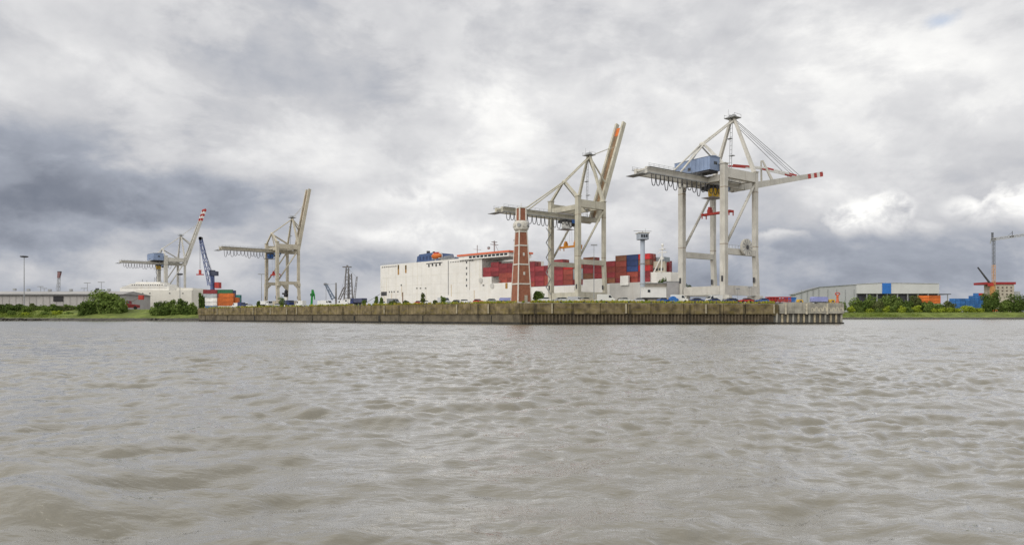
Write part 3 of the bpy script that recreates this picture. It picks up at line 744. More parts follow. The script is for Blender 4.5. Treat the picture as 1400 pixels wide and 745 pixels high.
for x, z0, z1 in ((5, 8.5, 15.5), (12.4, 11, 17.6), (23, 15, 21.6), (70.4, 14, 21), (90, 12, 17)):
    MB().prism([(x - .22, -.02), (x + .22, -.02), (x + .22, -.005), (x - .22, -.005)], z0, z1).build('rust_stain', paint('pale_rust', (.52, .40, .24), .7, .3, 1.5), ship)
# forward hull details
for px0, px1, py0, py1, m_ in ((799, 828, 381.5, 400, WHITE), (850, 861, 377, 390, WHITE)):
    a, b = sx_(px0), sx_(px1); D_ = sD((a + b) / 2)
    MB().box(((a + b) / 2, -.6, (gz(py0, D_) + gz(py1, D_)) / 2), (b - a, 1.2, gz(py0, D_) - gz(py1, D_))).build('side_house', m_, ship)
bwk = []
MB().prism([(sx_(834), -.25), (sx_(873), -.25), (sx_(873) + 6, 1.0), (sx_(834), .6)], 6, 17.9).build('bulwark', HULLG, ship)
fh = MB().prism([(203, 1.2), (207, 2.2), (211.8, 6.2), (213.2, 10), (210.5, 15), (203, 21)], 17.6, 22.2).build('forecastle', HULLW, ship)
fh2 = MB().prism([(202.5, 3.5), (209, 5.5), (206, 12), (202.5, 14)], 22.2, 27.2).build('forward_house', paint('ship_cream', (.55, .50, .40), .5, .08, .3), ship)
for k in range(5): MB().box((203.3 + k * 1.2, 3.7 + k * .369, 23.6), (.8, .12, 1.2), .298).build('window', GLASS, fh2)
q = MB().box((205.4, 8.6, 28.2), (5.8, 5, 2.0)); q.build('forward_cover', paint('cover_grey', (.30, .34, .38), .5), ship)
q = MB().tube((208.6, 3.4, 22.2), (208.6, 4.4, 34.2), .28, 7); q.box((208.6, 4.4, 31), (4.2, .6, .4)); q.box((208.6, 4.4, 32.4), (2.4, 1.6, .35)); q.tube((205.0, 3, 22.2), (208.6, 4.4, 30), .3, 6); q.ball((208.6, 4.4, 34.2), (.6, .6, .8)); q.box((208.6, 4.4, 28.4), (1, 1, 1)); q.build('fore_mast', WHITE, ship)
q = MB().tube((201, 2, 17.6), (201, 2, 29.4), .3, 8); q.box((201, 2, 29), (3, 1, .6)); q.box((201, 2, 24), (.8, 3, .4)); q.build('king_post', WHITE, ship)
# mooring ropes from the stern
q = MB()
for a, b in (((-1, 2, 18), (-19, -6, 7.4)), ((-1, 4, 14), (-10, -4, 7.2))): q.tube(a, b, .12, 4)
q.build('mooring_rope', DARK, ship)
# orange lifeboat, in its davit
def ship_w(x, y, z):
    c_, s_ = math.cos(SHIPR), math.sin(SHIPR); return (-86 + x * c_ - y * s_, 446 + x * s_ + y * c_, z)
lbt = thing('lifeboat', 'orange enclosed lifeboat hung high on the white ship beside the blue funnel block', 'lifeboat', ship_w(56.5, .4, 37.0), SHIPR)
MB().lathe([(.05, -4.2), (.9, -3.7), (1.5, -2.5), (1.7, 0), (1.5, 2.5), (.9, 3.7), (.05, 4.2)], 12).build('hull', ORANGE, lbt)
for k_ in lbt.children: k_.rotation_euler = (0, R(90), 0); k_.location = (0, 0, 1.5)
q = MB().side([(-2, 2.6), (2.2, 2.6), (1.8, 3.7), (-1.5, 3.7)], -.9, .9).build('canopy', RED, lbt)
dv = MB()
for x in (-3, 3): dv.box((56.5 + x, 1.0, 37.0), (.5, 2.6, .5)); dv.box((56.5 + x, 2.2, 37.6), (.5, .5, 3.8)); dv.beam((56.5 + x, 2.2, 39.5), (56.5 + x, .2, 40.1), .4, .4)
dv.build('davit', WHITE, ship)
q = MB().box((55, -.06, 34.3), (15, .1, .5))
for k in range(4): q.box((50 + k * 3.4, -.06, 33.0 + .4 * (k % 2)), (1.3, .1, 1.6))
q.build('davit_recess', DARK, ship)

# containers on the ship
GS = 'containers on the white ship'
rs_ = random.Random(21)
def ship_c(x, y, z, L, colour, label): put_container(L, colour, ship_w(x, y, z), SHIPR, label, GS)
# stepped stacks beside the bridge
steps = [(96.2, 24.4, 2), (102.4, 24.4, 3), (108.6, 20.7, 4), (114.8, 20.7, 4)]
nm = ['first', 'second', 'third', 'fourth']
for i, (x, z0, nt_) in enumerate(steps):
    for k in range(nt_):
        ship_c(x, 1.0, z0 + .02 + k * 2.6, 6.06, 'maroon' if k >= nt_ - 2 or i < 2 else 'rust red', '%s container, %s stack along under the orange bridge roof, tier %s' % ('maroon' if k >= nt_ - 2 or i < 2 else 'rust red', nm[i], ORD[k]))
# bays forward of the tower
bays = []; x = 122.6
cols = ['maroon', 'maroon', 'maroon', 'rust red', 'maroon', 'brown', 'bright red']
bi = 0
while x < 199:
    px_approx = x
    for k in range(5):
        if x < 150: c_ = rs_.choice(['maroon', 'maroon', 'maroon', 'rust red'])
        elif x < 158: c_ = ['rust red', 'rust red', 'rust red', 'bright red', 'bright red'][k]
        elif x < 165: c_ = ['maroon', 'grey', 'grey', 'rust red', 'maroon'][k]
        elif x < 180: c_ = rs_.choice(['maroon', 'maroon', 'rust red', 'brown'])
        elif x < 186: c_ = ['maroon', 'rust red', 'rust red', 'rust red', 'brown'][k]
        elif x < 192.5: c_ = ['rust red', 'rust red', 'navy blue', 'navy blue', 'navy blue'][k]
        elif x < 199: c_ = ['maroon', 'maroon', 'bright red', 'brown', 'bright red'][k]
        top = 4 if x < 181 else 5
        if k >= top + (1 if 128 < x < 180 and bi % 3 == 1 else 0) and x < 181: continue
        ship_c(x, .9, 17.7 + k * 2.6 + (0.0 if x >= 181 else .3), 6.06, c_, '%s container in the %s ship bay from the bridge, %s up' % (c_, ORD[bi], ORD[k]))
        if k >= 3: ship_c(x, 3.5, 17.7 + (k + .0) * 2.6 + (0.0 if x >= 181 else .3), 6.06, rs_.choice(['maroon', 'rust red']), 'inner row container behind ship bay %s from the bridge, tier %s' % (ORD[bi], ORD[k]))
    x += 6.3; bi += 1
for i, (x, y, z, c_) in enumerate([(199.6, 15, 17.7, 'maroon'), (199.6, 15, 20.3, 'maroon'), (199.6, 15, 22.9, 'maroon'), (199.6, 15, 25.5, 'maroon')]):
    ship_c(x, y, z, 6.06, c_, 'maroon container just behind the white king post on the ship, tier %s' % ORD[i])
for i, (x, z, c_) in enumerate([(197, 17.7, 'maroon'), (197, 20.3, 'navy blue'), (197, 22.9, 'navy blue'), (197, 25.5, 'maroon')]):
    put_container(6.06, c_, ship_w(x, 14.5, z), SHIPR, '%s container behind the cream forward house of the ship, tier %s from deck' % (c_, ORD[i]), GS)

# ================================================================== SECOND SHIP, LEFT
s2 = thing('cargo_ship', 'cream coloured ship with low stepped superstructure beyond the bushes', 'ship', (gx(160, 562), 562, 0), 0)
CREAM = paint('ship_cream_hull', (.68, .66, .60), .5, .06, .12, .35, (.36, .29, .19), .4)
def q2(px): return gx(px, 562) - gx(160, 562)
def z2(py): return gz(py, 562)
MB().prism([(q2(186), 0), (q2(262), 0), (q2(276), 8), (q2(276), 22), (q2(262), 30), (q2(186), 30)], -2, z2(396.5)).build('hull', CREAM, s2)
MB().prism([(q2(150), 0.3), (q2(186), .3), (q2(186), 29.7), (q2(150), 29.7)], -2, z2(400)).build('stern', CREAM, s2)
MB().side([(q2(161), z2(400)), (q2(186) - .05, z2(400)), (q2(186) - .05, z2(396.5)), (q2(228), z2(396.5)), (q2(228), z2(391)), (q2(222), z2(391)), (q2(222), z2(387.4)), (q2(176), z2(387.4)), (q2(172), z2(389.5)), (q2(161), z2(393.5))], 3, 25).build('superstructure', HULLW, s2)
u2 = MB().side([(q2(179), z2(387.4)), (q2(214), z2(387.4)), (q2(214), z2(385)), (q2(180), z2(385))], 6, 22).build('bridge', HULLW, s2)
q = MB()
for zz_ in (z2(393.6), z2(391.2)): q.box(((q2(164) + q2(226)) / 2, 2.93, zz_), (q2(226) - q2(164), .1, .25))
q.build('deck_line', paint('deck_line_grey', (.3, .29, .27), .6), s2)
for k in range(14): MB().box((q2(178) + k * 1.9, 2.95, z2(389.4)), (.9, .1, .7)).build('window', DARK, s2)
for px_, py_ in ((184, 381), (190, 382), (201, 378), (210, 382)): MB().tube((q2(px_), 12, z2(386)), (q2(px_), 12, z2(py_)), .25, 5).build('antenna', STEEL, s2)
MB().prism([(q2(240), 2), (q2(262), 2), (q2(262), 28), (q2(240), 28)], z2(396.5), z2(393.5)).build('deckhouse', CREAM, s2)
for px_ in (195, 205, 232, 250): MB().box((q2(px_), -.05, z2(401)), (1.2, .1, .8)).build('hull_opening', DARK, s2)

# ================================================================== BRICK TOWER
BRICK = None
def brickmat():
    m = bpy.data.materials.new('red_brick'); m.use_nodes = True; nt = NT(m.node_tree); nt.n.clear()
    tc = nt.new('ShaderNodeTexCoord').outputs['Object']
    sp = nt.new('ShaderNodeSeparateXYZ'); nt.l.new(tc, sp.inputs[0])
    cb = nt.new('ShaderNodeCombineXYZ'); nt.put(cb.inputs[0], nt.m('ADD', sp.outputs[0], sp.outputs[1])); nt.put(cb.inputs[1], sp.outputs[2])
    b = nt.new('ShaderNodeTexBrick'); nt.l.new(cb.outputs[0], b.inputs['Vector']); b.inputs['Scale'].default_value = 1.0
    b.inputs['Color1'].default_value = (.36, .12, .062, 1); b.inputs['Color2'].default_value = (.28, .09, .048, 1); b.inputs['Mortar'].default_value = (.25, .16, .11, 1)
    b.inputs['Brick Width'].default_value = .26; b.inputs['Row Height'].default_value = .085; b.inputs['Mortar Size'].default_value = .01
    c = nt.mix(nt.m('MULTIPLY', nt.step(nt.noise(tc, .9, 5), .4, .7), .5), b.outputs['Color'], (.17, .05, .03))
    p = nt.new('ShaderNodeBsdfPrincipled'); nt.put(p.inputs['Base Color'], c); p.inputs['Roughness'].default_value = .85
    o = nt.new('ShaderNodeOutputMaterial'); nt.l.new(p.outputs[0], o.inputs[0]); return m
BRICK = brickmat()
TD = 218.0
tw = thing('brick_tower', 'slim red brick beacon tower with white corner frames and a white drum near its top', 'tower', (gx(712.5, TD), TD, ZD), R(27))
WTW = paint('tower_white_frame', (.62, .60, .545), .6, .08, .6, .3, (.4, .34, .24), .8)
ha = lambda z: 2.5 - (2.5 - 1.42) * z / 23.0
def taper(m, z0, z1, a0, a1, x=0, y=0):
    vs = [(sx * a0 + x, sy * a0 + y, z0) for sx, sy in ((-1, -1), (1, -1), (1, 1), (-1, 1))] + [(sx * a1 + x, sy * a1 + y, z1) for sx, sy in ((-1, -1), (1, -1), (1, 1), (-1, 1))]
    return m.add(vs, [(3, 2, 1, 0), (4, 5, 6, 7), (0, 1, 5, 4), (1, 2, 6, 5), (2, 3, 7, 6), (3, 0, 4, 7)])
taper(MB(), 0, 23.4, ha(0), ha(23.4)).build('shaft', BRICK, tw)
fm = MB()
for sx in (-1, 1):
    for sy in (-1, 1): fm.beam((sx * (ha(0) - .1), sy * (ha(0) - .1), 0), (sx * (ha(23) - .1), sy * (ha(23) - .1), 23.2), .38, .38, .36, .36)
fm.build('corner_frame', WTW, tw)
for z in (.3, 6.2, 12.4, 18.4, 22.8):
    q = MB(); a = ha(z) + .06
    for rz_ in (0, math.pi / 2):
        for e in (-1, 1):
            if rz_ == 0: q.box((0, e * a, z), (2 * a - .3, .2, .42))
            else: q.box((e * a, 0, z), (.2, 2 * a - .3, .42))
    q.build('frame_band', WTW, tw)
dr = MB().lathe([(1.5, 22.9), (2.3, 23.5), (2.42, 23.8), (2.42, 25.7), (2.3, 26.0), (1.4, 26.4)], 10).build('gallery_drum', WTW, tw)
for k in range(8):
    t_ = k * math.pi / 4; q = MB().tube((2.15 * math.cos(t_), 2.15 * math.sin(t_), 24.8), (2.6 * math.cos(t_), 2.6 * math.sin(t_), 24.8), .62, 12); q.build('lamp_housing', STEEL if k % 2 else WTW, dr)
taper(MB(), 23.4, 30.3, 1.22, 1.14).build('upper_shaft', BRICK, tw)
fm = MB()
for sx in (-1, 1):
    for sy in (-1, 1): fm.beam((sx * 1.16, sy * 1.16, 26.4), (sx * 1.08, sy * 1.08, 30.5), .42, .42)
fm.build('corner_frame', WTW, tw)
q = MB().box((0, 0, 30.45), (2.6, 2.6, .24)); q.tube((0, 0, 30.5), (0, 0, 32.0), .08, 5); q.build('cap', WTW, tw)
MB().box((.4, -ha(1) - .1, 1.3), (1.0, .2, 2.6)).build('door', paint('door_grey', (.4, .37, .3), .6), tw)
for z in (9.5, 15.6): MB().box((0, -ha(z) - .02, z), (.6, .12, 1.0)).build('window', WTW, tw)

# ================================================================== RADAR TOWER + SMALL BUILDINGS
RG = paint('radar_tower_grey', (.36, .40, .46), .6, .08, .3, .25, (.2, .2, .2), .6)
D_ = 236.0
rt = thing('radar_tower', 'slim blue grey control tower with a boxy windowed head', 'tower', (gx(878.5, D_), D_, ZD), R(8))
MB().lathe([(.95, 0), (.82, 4), (.78, 22.4)], 14).build('shaft', RG, rt, smooth=True)
hd = MB().prism([(-1.8, -1.2), (-1.2, -1.8), (1.2, -1.8), (1.8, -1.2), (1.8, 1.2), (1.2, 1.8), (-1.2, 1.8), (-1.8, 1.2)], 22.4, 24.5).build('head', RG, rt)
for x in (-.85, 0, .85): MB().box((x, -1.82, 23.5), (.62, .1, .95)).build('window', GLASS, hd)
for y in (-.6, .6): MB().box((1.83, y, 23.5), (.1, .8, .95)).build('window', GLASS, hd)
q = MB().prism([(-2.0, -2.0), (2.0, -2.0), (2.0, 2.0), (-2.0, 2.0)], 24.5, 24.75); q.build('roof', WTW, hd)
q = MB().tube((0, 0, 24.7), (0, 0, 25.3), .15, 6); q.box((0, 0, 25.35), (6.4, .2, .14)); q.tube((1.2, .5, 24.7), (1.2, .5, 26.4), .05, 4); q.build('radar_scanner', STEEL, rt)
for z in (7, 14): MB().tube((0, 0, z), (0, 0, z + .25), .98, 14).build('collar', STEEL, rt)
D_ = 231.0
of = thing('site_office', 'long white site cabin on a dark trailer beneath the control tower', 'cabin', (gx(879, D_), D_, ZD), R(6))
MB().box((4.1, 1.4, 4.0), (8.2, 2.8, 3.4)).build('body', WHITE, of)
MB().box((4.1, 1.4, 5.8), (8.5, 3.1, .16)).build('roof', WTW, of)
MB().box((4.2, 1.4, 2.0), (8.0, 2.4, .5)).build('chassis', DARK, of)
for x in (1.2, 5.6, 7.0): MB().tube((x, -.0, .55 + .95), (x, .4, .55 + .95), .52, 10).build('wheel', BLACK, of)
for x in (1.0, 7.6): MB().box((x, 1.4, .9), (.3, 1.6, 1.8)).build('support_leg', DARK, of)
MB().box((2.1, -.02, 4.5), (.9, .1, .9)).build('window', GLASS, of)
D_ = 250.0
sb = thing('substation', 'plain grey concrete substation block between site cabin and crane leg', 'building', (gx(880, D_), D_, ZD), R(6))
MB().box((4.3, 2, 4.0), (8.6, 4, 8.0)).build('wall', paint('substation_brown', (.30, .27, .23), .9, .15, .4, .4), sb)
MB().box((4.3, 2, 8.1), (9.0, 4.4, .25)).build('roof', STEEL, sb)
MB().box((10.9, 1.5, 4.3), (4.4, 4, 8.6)).build('annex', paint('substation_grey', (.40, .39, .39), .9, .1, .4), sb)
MB().box((10.9, 1.5, 8.7), (4.7, 4.3, .2)).build('roof', STEEL, sb)

# ================================================================== MASTS
def mast(px, py_top, D, label, head='t', z0=ZD, r0=.22):
    H = gz(py_top, D) - z0
    m = thing('light_mast', label, 'light mast', (gx(px, D), D, z0), 0, 'light masts')
    MB().tube((0, 0, 0), (0, 0, H), r0, 8, r0 * .55).build('pole', STEEL, m)
    q = MB()
    if head == 't':
        q.box((0, 0, H), (r0 * 14, .3, .2))
        for s in (-1, -.4, .4, 1): q.box((s * r0 * 6.4, -.2, H - .25), (r0 * 3.0, .5, .35))
    elif head == 'ring':
        q.lathe([(r0 * 4, 0), (r0 * 7, .3), (r0 * 7, .9), (r0 * 3, 1.1)], 10, (0, 0, H - .5))
    q.build('lamp_head', STEEL if head == 't' else DARK, m)
    return m
mast(812, 334.5, 262, 'tall slim light mast with wide flat head between the two large cranes', r0=.16)
mast(33, 351, 455, 'tallest light mast, rising over the long shed', 'ring', r0=.34)
mast(55.5, 391.5, 520, 'short light mast over the shed roof, nearer the tallest mast', r0=.3)
mast(60.5, 394, 560, 'lowest light mast over the shed roof with small head', r0=.3)
mast(119.5, 386.5, 520, 'light mast above the big round bush, the lower of two', r0=.32)
mast(138.5, 385.5, 520, 'light mast above the big round bush, the taller of two', r0=.32)
mast(115, 393.8, 560, 'stub of a light mast just above the shed ridge by the big bush', r0=.3)
mast(246, 375, 430, 'light mast standing in front of the cream ship', 'ring', r0=.26)
mast(357.5, 374.5, 430, 'light mast beside the landward legs of the beige crane', r0=.28)
mast(445.7, 388, 430, 'light mast beside the small dark blue jib crane', r0=.2)
mast(1008.5, 394, 237, 'small lamp post at the foot of the crane with the cable reel', r0=.08)
mast(1024.5, 392, 236, 'thin lamp post below the large cable reel', r0=.08)

# ================================================================== OTHER CRANES
def lattice(m, p, q, w0, w1, r, bays):
    p, q = Vector(p), Vector(q); d = (q - p).normalized(); a = d.cross(Vector((0, 1, .01))).normalized(); b = d.cross(a).normalized()
    cs = []
    for k in range(bays + 1):
        t_ = k / bays; c_ = p.lerp(q, t_); ww = w0 + (w1 - w0) * t_
        cs.append([c_ + a * (i * ww / 2) + b * (j * ww / 2) for i, j in ((-1, -1), (1, -1), (1, 1), (-1, 1))])
    for i in range(4): m.tube(cs[0][i], cs[-1][i], r, 4)
    for k in range(bays):
        for i in range(4):
            m.tube(cs[k][i], cs[k + 1][(i + 1) % 4] if k % 2 else cs[k + 1][i - 1], r * .6, 4)
    return m
# blue mobile harbour crane
D_ = 470.0
hb = thing('mobile_harbour_crane', 'blue lattice boom harbour crane behind the coloured container stack', 'harbour crane', (gx(290.5, D_), D_, ZD), 0)
STB = paint('harbour_crane_blue', (.10, .14, .30), .5, .15, .4)
zz = lambda py: gz(py, D_) - ZD; xx = lambda px: gx(px, D_) - gx(290.5, D_)
MB().box((0, 0, 2.2), (12, 7, 2.2)).build('chassis', STB, hb)
for x in (-4.5, -1.5, 1.5, 4.5): MB().tube((x, -3.7, 1.0), (x, -3.0, 1.0), .95, 12).build('wheel', BLACK, hb)
MB().tube((0, 0, 3.2), (0, 0, zz(374)), 1.7, 10, 1.3).build('tower', STB, hb)
q = MB().box((1.0, 0, zz(374.0)), (5, 3.4, 3)); q.box((0, 0, zz(371)), (3.2, 2, 1.6)); q.build('tower_head', paint('harbour_crane_dark', (.05, .06, .10), .5), hb)
MB().box((3.8, 0, zz(390)), (3, 4, 4)).build('counterweight', RED, hb)
q = MB(); lattice(q, (-.6, -1, zz(390)), (xx(275.5), -1, zz(328)), 3.0, 1.6, .26, 11); q.build('boom', STB, hb)
q = MB().box((xx(275.3), -1, zz(327)), (1.8, 1.8, 2.4)); q.tube((xx(275.3), -1.9, zz(326.3)), (xx(275.3), -.1, zz(326.3)), 1.2, 10); q.build('boom_head', DARK, hb)
q = MB()
for y in (-1.5, -.5): q.tube((0, y, zz(371)), (xx(276), y, zz(329)), .09, 4); q.tube((xx(274.4), y, zz(328)), (xx(274.4), y, zz(368)), .07, 4)
q.build('rope', DARK, hb)
q = MB().box((xx(274.4), -1, zz(375.5)), (4.6, 1.6, .7)); q.box((xx(274.4), -1, zz(372.0)), (1.4, 1.2, 3.0)); q.build('spreader', RED, hb)
# green crane jib
D_ = 500.0
gcn = thing('jib_crane', 'small bright green jib crane beyond the parked vehicles', 'crane', (gx(427, D_), D_, ZD), 0)
xx = lambda px: gx(px, D_) - gx(427, D_); zz = lambda py: gz(py, D_) - ZD
MB().beam((xx(425.4), 0, 0), (xx(427.2), 0, zz(396)), 1.4, 1.4, 1.1, 1.1).build('tower', GREEN, gcn)
MB().beam((xx(427.2), .2, zz(396.2)), (xx(429.8), .2, zz(404)), 1.2, 1.2, .9, .9).build('jib', GREEN, gcn)
MB().beam((xx(429.4), .2, zz(403)), (xx(430.2), .2, zz(409.5)), .9, .9, .6, .6).build('grab_arm', GREEN, gcn)
MB().box((xx(426.6), 0, zz(403)), (2.2, 2, 1.8)).build('cab', paint('green_dark', (.02, .2, .05), .5), gcn)
# small dark blue jib crane
D_ = 440.0
jc = thing('jib_crane', 'dark blue lattice jib crane leaning over a thin grey column', 'crane', (gx(456, D_), D_, ZD), 0)
xx = lambda px: gx(px, D_) - gx(456, D_); zz = lambda py: gz(py, D_) - ZD
q = MB(); lattice(q, (0, 0, zz(409)), (xx(445.5), 0, zz(389)), 1.9, 1.1, .28, 7); q.build('jib', paint('jib_grey_blue', (.14, .19, .27), .5), jc)
MB().box((xx(444.8), 0, zz(388.6)), (1.6, 1, 1.4)).build('jib_head', DARK, jc)
MB().tube((xx(458.8), 1, 0), (xx(458.8), 1, zz(386.5)), .75, 8, .45).build('column', paint('column_grey', (.25, .24, .23), .6), jc)
q = MB(); q.tube((xx(458.8), 1, zz(388)), (xx(446), 0, zz(389.5)), .08, 4); q.build('tie_rope', DARK, jc)
MB().box((0.6, .5, 1.2), (5, 4, 2.4)).build('base', paint('base_grey', (.4, .38, .35), .6), jc)
# old grey portal slewing crane
oc_ = thing('slewing_crane', 'old grey slewing crane with twin lattice masts and cream base', 'crane', (gx(474, D_), D_, ZD), 0)
xx = lambda px: gx(px, D_) - gx(474, D_)
OG = paint('old_crane_grey', (.20, .19, .185), .6, .2, .4)
q = MB(); lattice(q, (xx(472.5), 0, 2), (xx(475), 0, zz(366)), 2.6, 1.6, .24, 11); q.build('mast', OG, oc_)
q = MB().box((xx(474.5), 0, zz(365)), (5.6, 1.6, .6)); q.box((xx(474.8), 0, zz(363.6)), (1, 1, 1)); q.build('mast_head', OG, oc_)
q = MB(); lattice(q, (xx(479.5), 1, 2), (xx(478.3), 1, zz(374)), 2.4, 1.6, .24, 9); q.build('mast', OG, oc_)
q = MB(); lattice(q, (xx(484.5), -1, zz(412)), (xx(488.5), -1, zz(378)), 1.1, .7, .12, 9); q.build('jib', OG, oc_)
q = MB(); lattice(q, (xx(463.5), 0, zz(410)), (xx(471.5), 0, zz(393)), 1.4, 1.4, .2, 5); q.build('strut', OG, oc_)
q = MB(); q.tube((xx(476), 0, zz(367)), (xx(488), -1, zz(379)), .06, 4); q.tube((xx(474), 0, zz(367)), (xx(464), 0, zz(409)), .06, 4); q.build('rope', DARK, oc_)
q = MB().box((xx(466), 0, 1.8), (4.0, 4, 3.6)); q.box((xx(477), 0, 2.4), (6.5, 4.5, 4.8)); q.box((xx(475), -.3, 5.6), (3.4, 3, 2.6)); q.build('machine_cabin', paint('cabin_cream', (.55, .5, .4), .6, .15, .5, .3), oc_)
MB().box((xx(463.5), -2.1, 3.0), (1.2, .3, 1.4)).build('warning_board', RED, oc_)
# navigation daymark
D_ = 400.0
dm = thing('daymark', 'white post carrying a black ball shaped daymark in front of the beige crane', 'daymark', (gx(391, D_), D_, ZD), 0)
zz = lambda py: gz(py, D_) - ZD
MB().tube((0, 0, 0), (0, 0, zz(405)), 1.1, 10, .9).build('post', WHITE, dm)
q = MB().ball((0, 0, zz(403.4)), (1.35, 1.35, 1.7)); q.ball((.1, 0, zz(399)), (1.1, 1.1, 1.4)); q.box((-1.4, 0, zz(401.5)), (1.6, .6, 1.0)); q.build('ball_mark', BLACK, dm)
# distant crane tip over shed
D_ = 620.0
dc = thing('jib_crane', 'pale far crane with reddish head showing above the long shed', 'crane', (gx(79, D_), D_, ZD), 0)
zz = lambda py: gz(py, D_) - ZD; xx = lambda px: gx(px, D_) - gx(79, D_)
q = MB(); lattice(q, (0, 0, 0), (xx(80.5), 0, zz(379)), 2.2, 1.6, .16, 9); q.build('mast', STEEL, dc)
q = MB().beam((xx(80.2), 0, zz(380)), (xx(81.5), 0, zz(372)), 1.8, 1.8, 2.4, 2.4); q.build('head', paint('faded_red', (.24, .13, .13), .6), dc)
MB().box((xx(81.3), 0, zz(371.6)), (2.8, 2, .9)).build('cap', DARK, dc)
q = MB(); q.tube((xx(80), 0, zz(378)), (xx(76), 0, zz(396)), .08, 4); q.build('stay', STEEL, dc)
# tower crane on the right
D_ = 700.0
tcn = thing('tower_crane', 'tower crane with orange lower mast and level grey jib by the red roofed building', 'tower crane', (gx(1358.5, D_), D_, 7), 0)
zz = lambda py: gz(py, D_) - 7; xx = lambda px: gx(px, D_) - gx(1358.5, D_)
q = MB(); lattice(q, (0, 0, 0), (0, 0, zz(362)), 2.1, 2.1, .2, 16); q.build('mast', paint('crane_mast_orange', (.55, .30, .12), .5), tcn)
q = MB(); lattice(q, (0, 0, zz(362)), (0, 0, zz(329)), 1.9, 1.9, .22, 12); q.build('upper_mast', paint('crane_mast_grey', (.20, .21, .24), .5), tcn)
q = MB(); lattice(q, (-2, 0, zz(327.5)), (xx(1462), -14, zz(313)), 2.2, 1.8, .42, 34); q.build('jib', paint('jib_pale_grey', (.42, .42, .42), .5), tcn)
q = MB().box((0, 0, zz(327)), (3.2, 3, 3)); q.box((xx(1356.8), 0, zz(321.5)), (1.6, 1.2, 5.0)); q.box((xx(1356.8), 0, zz(318.6)), (2.2, .8, .8)); q.build('slewing_head', paint('crane_head_grey', (.13, .14, .16), .5), tcn)
q = MB().box((xx(1380.5), -3, zz(323.8)), (3, 2, 1.4)); q.tube((xx(1381), -3, zz(323)), (xx(1381), -3, zz(316.5)), .3, 5); q.tube((xx(1376), -2, zz(323)), (xx(1381), -3, zz(318)), .12, 4); q.build('jib_post', DARK, tcn)
q = MB(); q.tube((xx(1355), 0, zz(327)), (xx(1354), 0, zz(333)), .5, 5); q.build('counter_arm', STEEL, tcn)
mc = thing('mobile_crane', 'dark telescopic crane arm leaning beside the red roofed building', 'mobile crane', (gx(1356, D_ - 8), D_ - 8, 7), 0)
zz = lambda py: gz(py, D_ - 8) - 7; xx = lambda px: gx(px, D_ - 8) - gx(1356, D_ - 8)
MB().beam((xx(1355.5), 0, zz(390)), (xx(1336.8), 0, zz(365.5)), 1.5, 1.5, 1.0, 1.0).build('arm', DARK, mc)
MB().box((xx(1354.5), 0, zz(389.0)), (4.5, 2.6, 3.2)).build('arm_base', RED, mc)
MB().box((xx(1356.5), 0, zz(400)), (3.2, 2.6, gz(392, 692) - gz(410, 692))).build('turret', paint('crane_dull_orange', (.5, .25, .09), .6), mc)
MB().box((0, 0, 1.8), (11, 3, 2.0)).build('chassis', ORANGE, mc)
for x in (-4, -1.4, 1.4, 4): MB().tube((x, -1.6, .8), (x, -1.1, .8), .75, 10).build('wheel', BLACK, mc)

# ================================================================== BUILDINGS
# long shed on the left
D_ = 500.0
SHED = paint('shed_pale_wall', (.40, .385, .37), .8, .10, .15, .3, (.26, .24, .22), .5)
x0_, x1_ = gx(-260, D_), gx(166, D_)
sh = thing('warehouse_shed', 'long low pale grey shed with dark eaves and one black door opening', 'shed', (x0_, D_, ZD), 0)
Ls = x1_ - x0_; ze = gz(402.5, D_) - ZD; zr = gz(397.3, D_) - ZD
MB().box((Ls / 2, 20, ze / 2), (Ls, 40, ze)).build('wall', SHED, sh)
MB().add([(-1, -1.0, ze + .05), (Ls + 1, -1.0, ze + .05), (Ls + 1, 41, ze + .05), (-1, 41, ze + .05), (-1, 14, zr), (Ls + 1, 14, zr)], [(0, 1, 5, 4), (2, 3, 4, 5), (1, 2, 5), (3, 0, 4), (3, 2, 1, 0)]).build('roof', paint('shed_roof_grey', (.36, .35, .34), .8, .15, .1), sh)
MB().box((Ls / 2, -1.05, ze - .35), (Ls + 2, .35, 1.1)).build('eaves_band', paint('eaves_dark', (.12, .12, .12), .8), sh)
xd = gx(80, D_) - x0_; MB().box((xd, -.3, (gz(405, D_) + gz(412.2, D_)) / 2 - ZD), (7.2, .2, gz(405, D_) - gz(412.2, D_))).build('door', BLACK, sh)
q = MB()
for i in range(46): q.box((2 + i * Ls / 46, -.08, ze / 2 - .4), (.35, .2, ze - 1.2))
q.build('wall_post', paint('shed_post', (.35, .335, .32), .8), sh)
MB().box((Ls / 2, -3, .9), (Ls, 1, 1.8)).build('plinth', paint('plinth_pale', (.5, .47, .42), .8), sh)
for i, (px_, py_) in enumerate(((20, 395.5), (39, 396), (68, 396.4), (97, 396.2), (133, 395), (149, 396))):
    MB().box((gx(px_, D_ + 14) - x0_, 14, gz(py_, D_ + 14) - ZD - .2), (2.0, 1.4, 1.6)).build('roof_vent', STEEL if i != 4 else DARK, sh)
